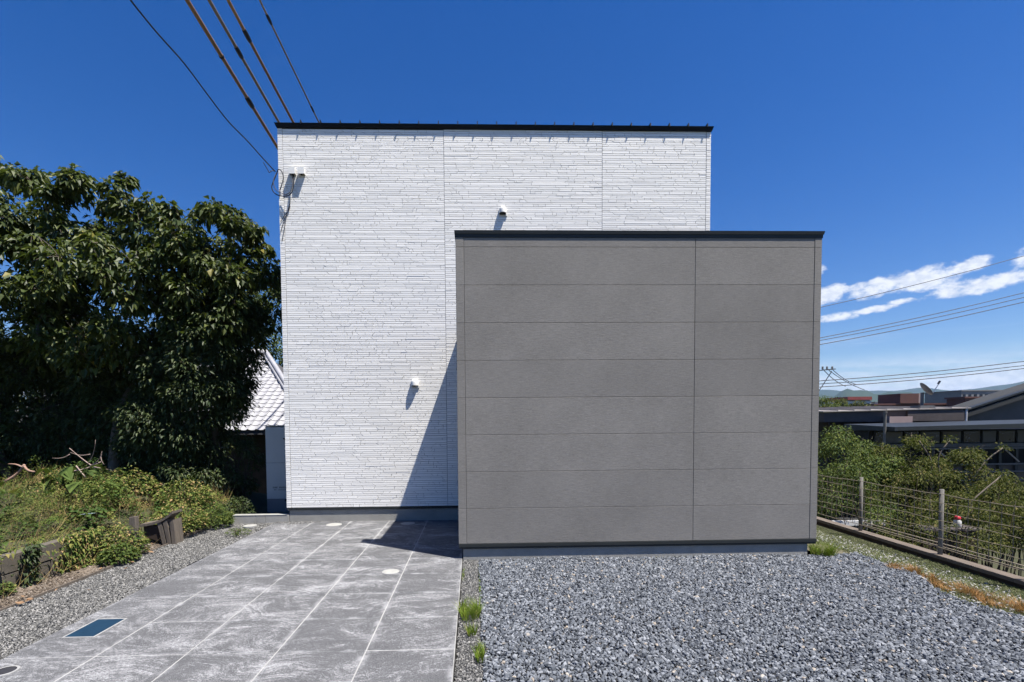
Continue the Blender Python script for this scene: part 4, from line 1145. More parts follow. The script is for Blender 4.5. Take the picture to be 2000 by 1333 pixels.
# thin timber edging between soil and gravel
ed = tag(empty('edging', (-4.37, 6.5, 0)), 'thin weathered timber edging along the gravel', 'edging')
for a, b_ in ((4.2, 5.9), (5.92, 7.25), (7.27, 8.55)):
    MB().box(-4.372 + random.uniform(-.004, .004), -4.352, a, b_, -.06, random.uniform(.006, .018)).build('plank', MT['old_wood'], ed)

# fallen leaves
lm = MB()
lm.v = [(0, -.05, 0), (.028, -.01, .012), (.02, .03, .008), (0, .06, .016), (-.02, .03, .01), (-.028, -.01, .006), (0, 0, -.002)]
lm.f = [(0, 1, 6), (1, 2, 6), (2, 3, 6), (3, 4, 6), (4, 5, 6), (5, 0, 6)]
lme = lm.mesh('fallen_leaf'); lme.materials.append(MT['dry_leaf'])
g = random.Random(9)
for k in range(22):
    y = g.uniform(4.6, 7.6); x = -4.42 + g.gauss(-.02, .16)
    if k < 5: x, y = [(-3.93, 5.1), (-4.45, 4.95), (-4.1, 5.9), (-4.2, 6.15), (-4.28, 6.3)][k]
    o = link('fallen_leaf', lme, None, None, (x, y, .006 + g.uniform(0, .012)))
    o.rotation_euler = (g.uniform(-.3, .3), g.uniform(-.3, .3), g.uniform(0, 6.28)); s = g.uniform(.3, .75); o.scale = (s, s, s)
    tag(o, 'small dry brown fallen leaf on the gravel and soil below the bank', 'leaf', 'dry leaves fallen along the gravel edge')

# ------------------------------------------------------------------ grass
def blades(P, h, wdt, lean, seed, mat, name, parent=None, attr=None):
    g = np.random.default_rng(seed); n = len(P)
    a = g.uniform(0, 6.283, n); hh = h * g.uniform(.5, 1.2, n); ww = wdt * g.uniform(.7, 1.3, n)
    ld = g.normal(size=(n, 2)) * lean
    s = np.stack([np.cos(a), np.sin(a), np.zeros(n)], 1) * ww[:, None]
    m1 = P + np.stack([ld[:, 0] * hh * .35, ld[:, 1] * hh * .35, hh * .55], 1)
    tip = P + np.stack([ld[:, 0] * hh, ld[:, 1] * hh, hh * .95], 1)
    V = np.stack([P - s, P + s, m1 - s * .7, m1 + s * .7, tip], 1).reshape(-1, 3)
    F = np.array([(0, 1, 3), (0, 3, 2), (2, 3, 4)])[None] + (np.arange(n) * 5)[:, None, None]
    r = g.random(n) if attr is None else attr
    return np_mesh(name, V, F.reshape(-1, 3), mat, parent, np.repeat(r, 5))
def tuft(label, c, rx, ry, h, n, seed, mat='tuft'):
    g = np.random.default_rng(seed)
    a = g.uniform(0, 6.283, n); q = np.sqrt(g.random(n))
    P = np.stack([c[0] + rx * q * np.cos(a), c[1] + ry * q * np.sin(a), np.full(n, c[2] - .015)], 1)
    root = tag(empty('grass_tuft', c), label, 'grass tuft')
    blades(P, h, .0022, .45, seed, MT[mat], 'blades', root, np.clip(g.random(n) * .8 + .2 * q, 0, 1))
tuft('large bright green grass tuft in the narrow gravel strip', (-0.045, 4.33, 0), .085, .17, .115, 520, 1)
tuft('small sparse grass tuft below the large one in the gravel strip', (-0.03, 3.93, 0), .035, .06, .09, 110, 2)
tuft('narrow grass tuft nearest the camera at the blue gravel edge', (0.035, 3.55, 0), .03, .13, .075, 220, 3)
tuft('few grass blades at the paving edge near the grey box corner', (-0.125, 5.5, 0), .012, .30, .03, 60, 4)
tuft('thin line of grass between gravel strip and blue gravel', (0.05, 5.0, 0), .008, .9, .025, 160, 5)
tuft('bushy weed tuft at the right front corner of the grey box', (4.42, 6.12, -.02), .13, .12, .17, 620, 6)
tuft('sparse yellowing sprouts along the grey box base', (1.6, 6.10, -.01), 1.2, .012, .02, 220, 7, 'grass')

# lawn strip between gravel and fence
n = 90000
X = rng.uniform(4.45, 5.72, n); Y = rng.uniform(3.0, 11.0, n)
k = (X > gedge(Y) + rng.normal(size=n) * .07) & ~((X < 4.45) & (Y > 6.05))
X, Y = X[k], Y[k]
def lawn_z(x, y): return -0.03 - 0.07 * sstep(4.7, 5.5, x)
pat = 0.5 + .5 * np.sin(X * 5 + 2 * np.sin(Y * 3)) * np.sin(Y * 4.3)
att = np.clip(rng.random(len(X)) * .75 + .3 * pat * rng.random(len(X)), 0, 1)
lw = MB()
for j in range(20):
    y0, y1 = 1.2 + j * .5, 1.2 + (j + 1) * .5
    xs = [4.40, 4.75, 5.1, 5.45, 5.735]
    for a, b_ in zip(xs[:-1], xs[1:]):
        lw.quad((a, y0, float(lawn_z(a, y0))), (b_, y0, float(lawn_z(b_, y0))), (b_, y1, float(lawn_z(b_, y1))), (a, y1, float(lawn_z(a, y1))))
lawn_o = lw.build('lawn', MT['lawn_soil']); tag(lawn_o, kind='structure')
tag(blades(np.stack([X, Y, lawn_z(X, Y) - .005], 1), .034, .003, .8, 12, MT['grass'], 'grass', None, att), 'short pale green grass strip along the wire fence', 'grass', kind='stuff')
stones('gravel', 'stray pale stones scattered through the grass strip', 4.55, 5.5, 3.4, 9.0, 0.045, 0.008, 0.019, lambda x, y: lawn_z(x, y) + .012, MT['pale_stone'], octa(), lambda x, y: (x > gedge(y)) & (rng.random(len(x)) < .75))
for i, (xa, ya, rx, ry, n_) in enumerate(((4.86, 5.42, .13, .14, 420), (4.86, 5.12, .07, .06, 130), (4.80, 4.78, .14, .20, 520), (4.84, 4.35, .16, .24, 620), (4.86, 3.9, .14, .22, 500))):
    tuft(['rust-brown dry grass patch nearest the grey box', 'small dry grass patch second from the grey box', 'middle rust-brown dry grass patch along the gravel edge', 'large dry grass patch second from the right picture edge', 'dry grass patch at the right picture edge'][i], (xa, ya, -.03), rx, ry, .085, int(n_ * 1.8), 20 + i, 'dry_grass')

# ------------------------------------------------------------------ wire fence
FX = 5.80
def fx(y): return 5.80 + (y - 6.0) * 0.055
fence = tag(empty('wire_fence', (FX, 6, -.1)), 'low wire mesh fence with weathered posts on a plank base', 'fence')
PY = [3.95, 4.93, 5.96, 7.33, 8.8, 10.3]
for y in PY:
    x = fx(y)
    MB().tube([(x, y, -.25), (x + .004, y, .3), (x, y, .815)], [.026, .025, .024], 10).build('post', MT['post_wood'], fence, smooth=True)
for y0, y1 in zip(PY[:-1], PY[1:]):
    q = MB()
    nh = 7
    for k in range(nh):
        z = .10 + .66 * k / (nh - 1)
        pts = []
        for j in range(7):
            t = j / 6; y = y0 + (y1 - y0) * t
            pts.append((fx(y) - .034, y, z + .012 * math.sin(t * 3.14) * (1 if k % 2 else -1) + random.uniform(-.004, .004)))
        q.tube(pts, .0042 if k in (0, nh - 1) else .0034, 4)
    m_ = int((y1 - y0) / .115)
    for k in range(1, m_):
        y = y0 + (y1 - y0) * k / m_
        q.tube([(fx(y) - .034, y, .09), (fx(y) - .030 + random.uniform(-.006, .006), y + random.uniform(-.01, .01), .43), (fx(y) - .034, y, .77)], .0038, 4)
    o = q.build('wire_mesh', MT['wire'], fence); tag(o, kind='stuff')
def rail(x0, x1, z0, z1, mat, name='base_plank'):
    for y0, y1 in ((3.0, 5.0), (5.005, 7.1), (7.105, 8.9), (8.905, 10.6)):
        MB().hexa([(fx(y0) + x0, y0, z0), (fx(y0) + x1, y0, z0), (fx(y1) + x1, y1, z0), (fx(y1) + x0, y1, z0), (fx(y0) + x0, y0, z1), (fx(y0) + x1, y0, z1), (fx(y1) + x1, y1, z1), (fx(y1) + x0, y1, z1)]).build(name, mat, fence)
rail(-.075, .075, -.04, .0, MT['rail_wood'])
rail(-.055, .055, -.42, -.0405, MT['rust'], 'base_board')
q = MB().tube([(fx(y) + .16, y, .055) for y in np.arange(3.0, 8.0, .5)], .008, 5).build('tension_wire', MT['wire'], fence)
q = MB().tube([(fx(y) + .16, y, .095) for y in np.arange(3.0, 8.0, .5)], .008, 5).build('tension_wire', MT['wire'], fence)

# ------------------------------------------------------------------ shrubs beyond the fence
G_R = 'shrubs below the fence on the right'
RS = [
    ('bright green shrub right behind the grey box edge', (8.9, 11.6, -2.0), (8.9, 11.6, .55), (1.0, .9, 1.0), 30, 'leaf_light', .075),
    ('olive shrub in front of the flat-roofed house', (10.3, 11.8, -2.1), (10.4, 11.6, .35), (1.1, .9, .95), 30, 'leaf_olive', .075),
    ('tall loose olive shrub with upright shoots before the dark windows', (11.6, 11.8, -2.3), (11.5, 11.6, .25), (1.0, .9, .85), 28, 'leaf_olive', .075),
    ('rounded olive shrub before the grey lattice', (11.0, 10.2, -2.2), (11.0, 10.2, -.05), (.85, .7, .55), 20, 'leaf_olive', .065),
    ('shrub at the right picture edge below the lattice', (9.9, 8.7, -2.0), (9.9, 8.7, -.15), (.8, .7, .52), 20, 'leaf_olive', .06),
    ('low olive shrub just behind the nearest fence bay', (7.9, 8.0, -1.6), (7.9, 8.0, -.35), (.85, .7, .75), 22, 'leaf_olive', .055),
    ('green shrub behind the fence beside the grey box', (7.3, 9.3, -1.6), (7.3, 9.4, .1), (.75, .7, .85), 22, 'leaf_light', .055),
    ('olive shrub in the middle behind the fence', (8.9, 9.6, -1.9), (8.9, 9.6, .05), (.9, .7, .75), 24, 'leaf_olive', .06)]
for i, (lab, bs, c, r, n_, lf, sz_) in enumerate(RS):
    shrub(lab, bs, c, r, n_, 100 + i, lf, sz_ * .9, .5, 330, group=G_R, rmin=.22, rmax=.4)
def shoot(label, pts, seed):
    root = tag(empty('shoot', pts[0]), label, 'branch', 'bare shoots above the shrubs')
    MB().tube(smooth_pts(pts, 4), [.014] * (4 * (len(pts) - 1) + 1), 5).build('stem', MT['pale_bark'], root, smooth=True)
    C = np.array([pts[-1]]); P, D, L, W = clump_leaves(C, np.array([.16]), 60, .07, .5, .1)
    leaves('foliage', P, D, L, W, MT['leaf_olive'], root)
shoot('leafy shoot before the dark window band, leftmost', [(10.25, 10.9, .2), (10.35, 10.9, .7), (10.05, 10.9, 1.2)], 1)
shoot('leafy shoot before the dark window band, middle one', [(10.6, 10.9, .2), (10.5, 10.9, .8), (10.75, 10.9, 1.22)], 2)
shoot('leafy shoot leaning right before the lattice', [(11.3, 11.0, .1), (11.7, 11.0, .7), (12.1, 11.0, 1.02)], 3)
shoot('bare pale shoot leaning up in the olive shrub', [(9.0, 9.0, -.4), (9.3, 9.0, .1), (9.9, 9.0, .62)], 4)

# things in the lower garden seen through the fence
fr = tag(empty('garden_trough', (7.2, 9.2, -.9)), 'low white and dark slatted garden trough behind the fence by the grey box', 'trough')
MB().box(6.55, 7.75, 9.05, 9.13, -.30, -.21).build('top_rail', MT['far_white'], fr)
MB().box(6.55, 7.75, 9.05, 9.13, -.55, -.48).build('bottom_rail', MT['far_grey'], fr)
for k in range(12): MB().box(6.57 + k * .1, 6.605 + k * .1, 9.06, 9.12, -1.95, -.301).build('slat', MT['far_grey'], fr)
MB().box(6.55, 7.75, 9.135, 9.6, -1.9, -.25).build('dark_box', MT['dark_inside'], fr)
bx = tag(empty('wooden_box', (8.0, 8.3, -1.3)), 'dark brown wooden box behind the fence wires', 'box')
for k in range(9): MB().box(7.72 + k * .11, 7.825 + k * .11, 8.25, 8.27, -1.8, -.24).build('plank', MT['rust'], bx)
MB().box(7.72, 8.70, 8.271, 8.6, -1.8, -.25).build('body', MT['brown_wall'], bx)
MB().box(7.70, 8.73, 8.22, 8.62, -.239, -.21).build('lid', MT['brown_fascia'], bx)
gd = tag(empty('garden_container', (8.47, 8.4, -.21)), 'small white container with a red cap standing on the box beyond the fence', 'container')
MB().lathe([(.045, -.209), (.055, -.19), (.055, -.10), (.04, -.07), (.025, -.06)], (8.47, 8.4, 0), 14).build('body', MT['far_white'], gd, smooth=True)
MB().lathe([(.045, -.075), (.048, -.05), (.035, -.015), (.01, -.005)], (8.47, 8.4, 0), 14).build('cap', MT['paint_red'], gd, smooth=True)
stones('gravel', 'brown stony ground beyond the fence', 6.4, 9.0, 4.6, 7.6, 0.055, 0.02, 0.045, lambda x, y: ground_z(x, y) + .01, MT['fine_stone'], octa())

# ------------------------------------------------------------------ old house with the silver tiled roof
oh = tag(empty('old_house', (-8.5, 18, -1.7)), 'old house with silver-grey tiled hip roof behind the trees', 'house')
EY, EZ, SL = 16.0, 1.50, 0.60            # eave line and slope
HIPX = lambda y: -5.15 - (y - EY) * 0.68 # hip on the right
ang = math.atan(SL)
MB().box(-14.0, -5.6, 16.6, 24.5, -1.8, 1.45).build('wall', MT['old_wall'], oh)
rt = MB()
ty = 21.1
def rz(y): return EZ + (y - EY) * SL
rt.v = [(-15.5, EY, rz(EY)), (HIPX(EY), EY, rz(EY)), (HIPX(ty), ty, rz(ty)), (-15.5, ty, rz(ty)), (-15.5, EY, rz(EY) - .12), (HIPX(EY), EY, rz(EY) - .12), (HIPX(ty), ty, rz(ty) - .12), (-15.5, ty, rz(ty) - .12), (HIPX(EY), 26, rz(EY)), (HIPX(EY), 26, rz(EY) - .12), (-15.5, 26, rz(EY)), (-15.5, 26, rz(EY) - .12)]
rt.f = [(0, 1, 2, 3), (7, 6, 5, 4), (0, 4, 5, 1), (1, 8, 2), (3, 2, 8, 10), (5, 9, 8, 1), (0, 3, 10), (4, 11, 9, 5)]
oroof = rt.build('roof', MT['roof_bed'], oh)
# one pantile: shallow trough with a raised roll, shared by all tiles
tw, tl = 0.27, 0.295
tmsh = MB(); prof = [(-.5, .030), (-.40, .022), (-.25, .006), (0.0, .0), (.22, .006), (.36, .030), (.44, .046), (.50, .040)]
for yy, dz in ((-.01, .030), (tl + .03, .006)):
    for px_, pz in prof: tmsh.v.append((px_ * tw, yy, pz + dz))
k0 = len(prof)
for k in range(k0 - 1): tmsh.f.append((k, k + 1, k0 + k + 1, k0 + k))
base = len(tmsh.v)
for px_, pz in prof: tmsh.v.append((px_ * tw, -.01, pz + .004))
for k in range(k0 - 1): tmsh.f.append((base + k, base + k + 1, k + 1, k))
tme = tmsh.mesh('tile', smooth=False); tme.materials.append(MT['roof_tile'])
cnt = 0; rest = MB()
for c in range(34):
    x = -5.25 - tw * (c + .5)
    for r_ in range(20):
        y = EY + r_ * tl * math.cos(ang)
        if x > HIPX(y) - .05: continue
        z = rz(y) + .006
        if c < 19 and cnt < 298:
            o = link('tile', tme, None, oroof, (x, y, z + random.uniform(-.004, .004))); o.rotation_euler = (ang, random.uniform(-.01, .01), random.uniform(-.008, .008)); cnt += 1
        else:
            q = Matrix.Translation((x, y, z)) @ Matrix.Rotation(ang, 4, 'X'); n0 = len(rest.v)
            rest.v += [tuple(q @ Vector(v)) for v in tmsh.v]; rest.f += [tuple(n0 + i_ for i_ in f) for f in tmsh.f]
tag(rest.build('tile_field', MT['roof_tile'], oroof), kind='stuff')
# ridge rolls on the hip
for off, rad_, zz in ((0, .085, .20), (-.10, .06, .11), (.10, .06, .11)):
    pts = [(HIPX(y) + off, y, rz(y) + zz) for y in np.linspace(EY, ty, 18)]
    MB().tube(pts, rad_, 8).build('hip_ridge', MT['roof_tile'], oroof, smooth=True)
MB().tube([(-15.5, ty, rz(ty) + .16), (HIPX(ty), ty, rz(ty) + .16)], .13, 8).build('main_ridge', MT['roof_tile'], oroof, smooth=True)

# ------------------------------------------------------------------ neighbour's flat-roofed house
nb = tag(empty('neighbour_house', (21.5, 27, -3.2)), 'dark brown house with a flat pale-edged roof and satellite dish', 'house')
MB().box(18.7, 25.0, 25.6, 31.0, -3.4, 1.62).build('wall', MT['brown_wall'], nb)
MB().hexa([(18.0, 25.0, 1.60), (25.5, 25.0, 1.60), (25.5, 31.6, 1.62), (18.0, 31.6, 1.62), (18.0, 25.0, 2.10), (25.5, 25.0, 2.24), (25.5, 31.6, 2.24), (18.0, 31.6, 2.10)]).build('fascia', MT['brown_fascia'], nb)
roofp = MB().hexa([(17.85, 24.85, 2.105), (25.6, 24.85, 2.245), (25.6, 31.7, 2.50), (17.85, 31.7, 2.36), (17.85, 24.85, 2.16), (25.6, 24.85, 2.30), (25.6, 31.7, 2.56), (17.85, 31.7, 2.42)]).build('roof', MT['pale_roof'], nb)
for k in range(9):
    x = 18.6 + k * .85
    MB().hexa([(x - .02, 24.84, 2.165 + (x - 17.85) * .018), (x + .02, 24.84, 2.165 + (x - 17.85) * .018), (x + .02, 31.6, 2.43 + (x - 17.85) * .018), (x - .02, 31.6, 2.43 + (x - 17.85) * .018),
               (x - .02, 24.84, 2.20 + (x - 17.85) * .018), (x + .02, 24.84, 2.20 + (x - 17.85) * .018), (x + .02, 31.6, 2.47 + (x - 17.85) * .018), (x - .02, 31.6, 2.47 + (x - 17.85) * .018)]).build('roof_batten', MT['pale_roof'], roofp)
MB().box(21.1, 22.3, 24.6, 24.98, 1.42, 1.86).build('eave_box', MT['pink_panel'], nb)
MB().box(22.32, 25.3, 24.9, 24.99, 1.62, 2.15).build('front_panel', MT['brown_fascia'], nb)
MB().tube([(25.42, 24.93, 2.2), (25.42, 24.93, 1.2)], .05, 8).build('downpipe', MT['far_white'], nb)
dsh = tag(empty('satellite_dish', (23.5, 25.4, 2.3)), 'satellite dish on a short mast on the flat roof', 'satellite dish')
MB().tube([(23.5, 25.4, 2.22), (23.5, 25.4, 3.10)], .075, 8).build('mast', MT['steel_grey'], dsh)
MB().box(23.15, 23.9, 25.1, 25.7, 2.25, 2.42).build('foot', MT['steel_grey'], dsh)
b = MB(); nrm = Vector((.75, -.35, .62)).normalized(); cen = Vector((23.68, 25.35, 3.30))
sx_ = nrm.cross(Vector((0, 0, 1))).normalized(); sy_ = sx_.cross(nrm).normalized()
rings = [(0.02, -.10), (.16, -.085), (.30, -.045), (.40, 0.0), (.40, -.02), (.30, -.065), (.16, -.105), (.02, -.12)]
for r_, d_ in rings:
    for k in range(18):
        a = 2 * math.pi * k / 18
        b.v.append(tuple(cen + sx_ * r_ * math.cos(a) + sy_ * r_ * math.sin(a) + nrm * d_))
for i in range(len(rings) - 1):
    for k in range(18): b.f.append((i * 18 + k, i * 18 + (k + 1) % 18, (i + 1) * 18 + (k + 1) % 18, (i + 1) * 18 + k))
b.build('reflector', MT['steel_grey'], dsh, smooth=True)
MB().tube([tuple(cen - sy_ * .38), tuple(cen + nrm * .55 - sy_ * .1)], .018, 6).build('feed_arm', MT['far_white'], dsh)
MB().tube([tuple(cen + nrm * .50 - sy_ * .1), tuple(cen + nrm * .66 - sy_ * .02)], .05, 8).build('feed_horn', MT['steel_grey'], dsh)

pole2 = tag(MB().tube([(17.8, 21.0, -3.2), (17.81, 21.0, 2.0)], .055, 8).tube([(17.81, 21, 1.98), (17.81, 21, 2.06)], .075, 8).build('steel_pole', MT['post_wood']), 'thin grey pole standing before the flat-roofed house', 'pole')

# ------------------------------------------------------------------ dark annex with window band, rails and lattice
an = tag(empty('annex', (22, 21.5, -3.2)), 'dark annex with canopy, window band and grey lattice at the right edge', 'building')
MB().hexa([(17.9, 20.6, 1.22), (30.0, 20.6, 1.36), (30.0, 23.5, 1.36), (17.9, 23.5, 1.22), (17.9, 20.6, 1.38), (30.0, 20.6, 1.60), (30.0, 23.5, 1.70), (17.9, 23.5, 1.50)]).build('canopy', MT['dark_metal'], an)
MB().box(18.1, 30, 22.2, 24.2, -3.4, 1.20).build('wall', MT['black_metal'], an)
xw = 18.3
for k, (wd, mt_) in enumerate(((.5, 'glass'), (.9, 'steel_grey'), (.75, 'glass'), (1.0, 'glass_pale'), (1.0, 'steel_grey'), (.9, 'glass'), (.75, 'glass_pale'), (.9, 'glass'), (1.05, 'glass_pale'), (1.2, 'glass'), (.8, 'glass'), (.5, 'pale_roof'), (.9, 'glass'), (1.0, 'glass_pale'))):
    wn = MB().box(xw, xw + wd - .08, 22.14, 22.195, .60, 1.16).build('window', MT['dark_metal'], an)
    MB().box(xw + .04, xw + wd - .12, 22.12, 22.1395, .64, 1.12).build('pane', MT[mt_], wn)
    if k == 9:
        MB().bar((xw + .1, 22.1, 1.1), (xw + .6, 22.1, .66), .02, .05).build('brace', MT['steel_grey'], wn); MB().bar((xw + .95, 22.1, 1.1), (xw + .5, 22.1, .66), .02, .05).build('brace', MT['steel_grey'], wn)
    xw += wd
MB().box(18.2, 30, 21.9, 22.1, .42, .58).build('sill_beam', MT['steel_grey'], an)
for x in np.arange(20.6, 30, .78):
    MB().box(x, x + .12, 21.7, 21.8, -1.9, .38).build('lattice_post', MT['dark_metal'], an)
for z in (.34, -.38, -.72, -1.1):
    MB().box(20.2, 30, 21.66, 21.70, z, z + .07).build('lattice_rail', MT['steel_grey'], an)
for k, x in enumerate(np.arange(20.7, 29, .78)):
    if k % 2 == 0: MB().bar((x + .12, 21.64, .30), (x + .78, 21.64, -.25), .03, .05).build('diagonal', MT['pale_roof'], an)
MB().box(20.4, 30, 21.80, 21.84, -.70, -.42).build('board_band', MT['brown_fascia'], an)
for k, x in enumerate(np.arange(22.0, 30, .78)):
    MB().box(x + .13, x + .77, 21.78, 21.80, -1.08, -.74).build('lower_pane', MT['glass_pale'], an)
    MB().box(x + .13, x + .77, 21.78, 21.80, -1.8, -1.14).build('lower_pane', MT['glass_pale'], an)

# gable-roofed building at the right
gb = tag(empty('gable_house', (34, 30, -3.5)), 'grey gable-end house with dark sloping verge at the right edge', 'house')
b = MB(); ax, az_ = 30.2, 2.05; px2, pz2 = 42.0, 5.55
b.v = [(ax + .4, 30.1, -4), (53.4, 30.1, -4), (53.4, 30.1, az_), (px2, 30.1, pz2 - .25), (ax + .4, 30.1, az_ + .0)] + [(ax + .4, 31.4, -4), (53.4, 31.4, -4), (53.4, 31.4, az_), (px2, 31.4, pz2 - .25), (ax + .4, 31.4, az_)]
b.f = [(0, 1, 2, 3, 4), (9, 8, 7, 6, 5), (1, 0, 5, 6), (2, 1, 6, 7), (0, 4, 9, 5)]
b.build('wall', MT['gable_wall'], gb)
for nm, y0, y1, th, up, mt_ in (('roof', 29.8, 31.6, .18, .12, 'gable_roof'), ('verge_board', 29.55, 29.795, .28, -.10, 'gable_roof'), ('verge_cap', 29.5, 29.9, .10, .31, 'dark_metal')):
    b = MB()
    for (xa, za), (xb, zb) in (((ax - .5, az_ - .28), (px2, pz2)), ((px2, pz2), (54.3, az_ - .28))):
        b.hexa([(xa, y0, za + up), (xb, y0, zb + up), (xb, y1, zb + up), (xa, y1, za + up), (xa, y0, za + up + th), (xb, y0, zb + up + th), (xb, y1, zb + up + th), (xa, y1, za + up + th)])
    b.build(nm, MT[mt_], gb)

# ------------------------------------------------------------------ distant town
def far_block(name, label, x0, x1, y0, y1, z1, mat, extra=None, cat='building', zb=None, wins=0):
    zb = float(ground_z((x0 + x1) / 2, (y0 + y1) / 2)) - 1 if zb is None else zb
    root = tag(empty(name, ((x0 + x1) / 2, (y0 + y1) / 2, zb)), label, cat, 'distant buildings')
    MB().box(x0, x1, y0, y1, zb, z1).build('wall', MT[mat], root)
    MB().box(x0 - .2, x1 + .2, y0 - .2, y1 + .2, z1 + .005, z1 + .25).build('roof', MT['far_grey'] if mat != 'red_brick' else MT['red_brick'], root)
    for k in range(wins):
        w_ = (x1 - x0) / wins
        MB().box(x0 + w_ * (k + .25), x0 + w_ * (k + .75), y0 - .06, y0 - .005, z1 - 2.0, z1 - .8).build('window', MT['glass'], root)
    if extra: extra(root)
    return root
far_block('brick_building', 'long red-brown building with a raised block behind the dish', 66.0, 79.5, 80, 95, 4.15, 'red_brick', lambda r: (MB().box(69.9, 73.0, 79.5, 84, 4.41, 6.0).build('raised_block', MT['red_brick'], r), MB().box(73.02, 73.5, 79.6, 84, 4.41, 6.0).build('pale_corner', MT['pink_panel'], r)), wins=6)
far_block('brick_building', 'red-brown building with dark opening right of the dish', 77.2, 81.2, 76, 79, 5.0, 'red_brick', lambda r: (MB().box(77.3, 78.9, 75.8, 75.99, 2.9, 4.4).build('opening', MT['dark_inside'], r), MB().box(78.95, 79.15, 75.7, 75.99, 2.5, 4.6).build('pillar', MT['pink_panel'], r)))
far_block('far_house', 'white building with red roof far behind the round trees', 112, 121, 148, 156, 7.6, 'far_white', lambda r: MB().box(113, 120.5, 147, 157, 7.86, 8.8).build('red_roof', MT['far_red'], r), 'house', wins=5)
far_block('far_house', 'small white far house left of the red-brown block', 121.5, 126, 147, 153, 7.0, 'far_white', None, 'house', wins=2)
far_block('far_house', 'grey far building above the long red-brown one', 121, 131, 120, 130, 8.7, 'far_grey', None, 'building', wins=7)
far_block('far_house', 'white low far house by the gable verge', 128.0, 134, 118, 124, 6.6, 'far_white', None, 'house', wins=3)
far_block('far_house', 'pale far house left of the gable verge', 118.0, 124, 112, 118, 5.0, 'far_white', None, 'house', wins=3)
far_block('far_house', 'brown far house before the grey one', 136, 148, 128, 136, 7.5, 'red_brick', None, 'house', wins=4)
for i in range(9):
    a = R(36.5 + i * 1.15); d = random.uniform(260, 420)
    x, y = d * math.sin(a), d * math.cos(a)
    wv = random.uniform(7, 13); gz_ = float(ground_z(x, y)); h = 16.0 + d * .021 + random.uniform(-3, 1)
    o = far_block('town_house', 'tiny house among the far town roofs below the hills', x, x + wv, y, y + wv * .7, gz_ + h, random.choice(('far_white', 'far_grey', 'far_white')), None, 'house', gz_ - 1)
    o['group'] = 'tiny far town houses'
# rounded trees beyond the flat roof
for i, (x, y, zt, rr_) in enumerate(((35.5, 50, 4.0, 2.4), (38.3, 51, 4.3, 2.6), (41.2, 52, 3.6, 2.4), (33.0, 48, 3.0, 2.4), (43.4, 53, 3.1, 1.9))):
    C, Rr = scatter_crown(26, (x, y, zt - rr_ * .95), (rr_ * 1.15, rr_, rr_ * .95), 200 + i, .6, .55, .95, .7)
    tree('round_tree', ['rounded dark green tree behind the pale roof, second from the grey box', 'largest rounded tree behind the pale flat roof', 'rounded tree sloping down toward the red-brown building', 'rounded tree half hidden by the grey box edge', 'smallest rounded tree beside the red-brown building'][i], (x, y, -4.0), C, Rr, .2, 'leaf_olive' if i % 2 else 'leaf_light', .22, .6, 190, hang=.2, group='rounded trees beyond the roofs', shell=.6)

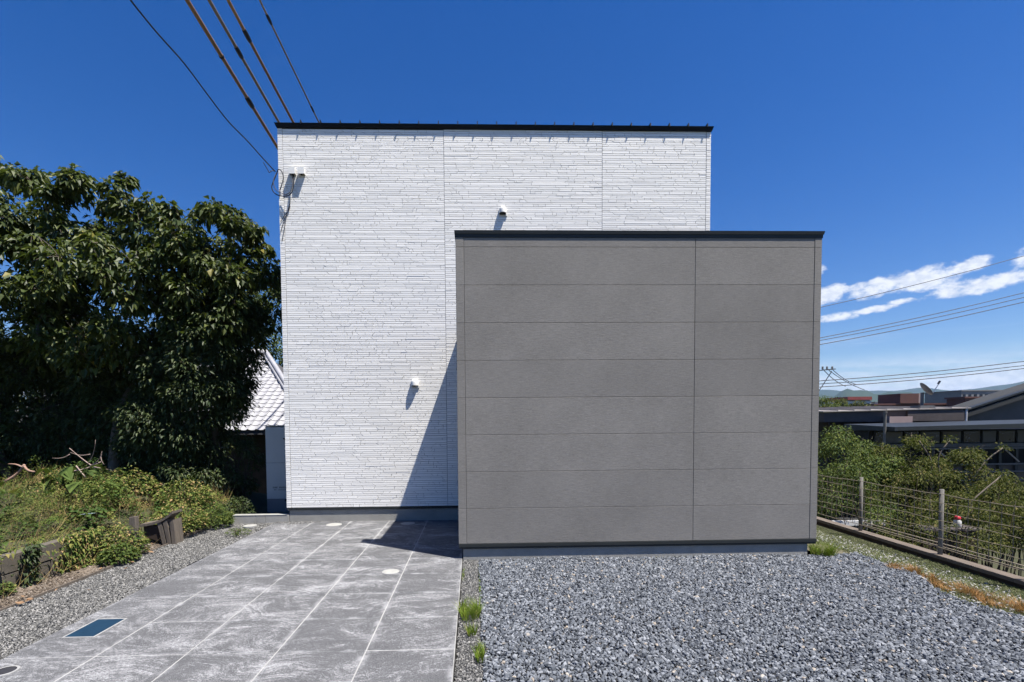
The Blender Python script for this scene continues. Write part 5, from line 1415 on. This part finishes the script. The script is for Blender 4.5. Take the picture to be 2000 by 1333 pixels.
# ------------------------------------------------------------------ utility pole and lines at the right
up_ = tag(empty('utility_pole', (42.2, 60, -4)), 'utility pole top with crossarm and insulators at the grey box edge', 'utility pole')
MB().tube([(42.25, 60, -6), (42.25, 60, 8.6)], [.2, .14], 10).build('pole', MT['steel_grey'], up_)
MB().bar((41.4, 60, 7.75), (44.2, 59.6, 7.95), .10, .12).build('crossarm', MT['steel_grey'], up_)
for x in (42.75, 43.3, 43.95):
    MB().lathe([(.06, 0), (.13, .08), (.07, .16), (.13, .24), (.05, .36)], (x, 59.8, 7.95), 8).build('insulator', MT['steel_grey'], up_)
MB().bar((42.4, 60, 5.2), (43.9, 59.8, 7.7), .06, .08).build('brace', MT['steel_grey'], up_)
def far_line(name, label, a, b_, r, sag_=.2, ext=1.3):
    a = Vector(a); b_ = Vector(b_); pts = []
    for k in range(15):
        t = -0.35 + (ext + .35) * k / 14
        p = a.lerp(b_, t); p.z -= sag_ * 4 * max(t, 0) * (1 - t) if t < 1 else 0; pts.append(p)
    return tag(MB().tube(pts, r, 5).build(name, MT['far_wire']), label, 'wire', 'overhead wires at the right')
far_line('overhead_wire', 'single overhead wire crossing the white cloud', (42.636, 60, 15.53), (67.86, 60, 21.72), .04)
far_line('overhead_wire', 'topmost of the three overhead wires below the cloud', (42.58, 60, 11.81), (68.03, 60, 17.24), .045)
far_line('overhead_wire', 'middle of the three overhead wires below the cloud', (42.59, 60, 11.5), (68.05, 60, 16.68), .045)
far_line('overhead_wire', 'lowest of the three overhead wires below the cloud', (42.6, 60, 11.0), (68.07, 60, 16.11), .05)
far_line('overhead_wire', 'topmost of the three low wires above the hills', (42.82, 60, 6.58), (68.35, 60, 8.83), .05)
far_line('overhead_wire', 'middle of the three low wires above the hills', (42.82, 60, 6.2), (68.37, 60, 8.32), .045)
far_line('overhead_wire', 'lowest of the three low wires above the hills', (42.83, 60, 5.82), (68.38, 60, 7.95), .05)
for k, (a, b_) in enumerate((((42.75, 59.8, 8.0), (46.2, 60.5, 5.9)), ((43.3, 59.8, 8.0), (48.6, 60.5, 5.45)), ((43.95, 59.8, 7.95), (47.6, 60.5, 6.1)))):
    tag(MB().tube([Vector(a).lerp(Vector(b_), t) - Vector((0, 0, .25 * 4 * t * (1 - t))) for t in np.linspace(0, 1, 9)], .04, 5).build('slack_wire', MT['far_wire']), ['slack wire falling from the left insulator of the pole', 'slack wire falling from the middle insulator of the pole', 'slack wire falling from the right insulator of the pole'][k], 'wire', 'slack wires at the utility pole')

# ------------------------------------------------------------------ summer haze
hm = bpy.data.materials.new('haze'); hm.use_nodes = True
ht = hm.node_tree; ht.nodes.clear()
pv = ht.nodes.new('ShaderNodeVolumePrincipled'); ho = ht.nodes.new('ShaderNodeOutputMaterial')
pv.inputs['Color'].default_value = (0.42, 0.62, 1.0, 1)
pv.inputs['Density'].default_value = 0.00010
pv.inputs['Anisotropy'].default_value = 0.2
ht.links.new(pv.outputs[0], ho.inputs['Volume'])
tag(MB().box(-6400, 6400, -6400, 6400, -24, 330).build('haze', hm), kind='stuff')
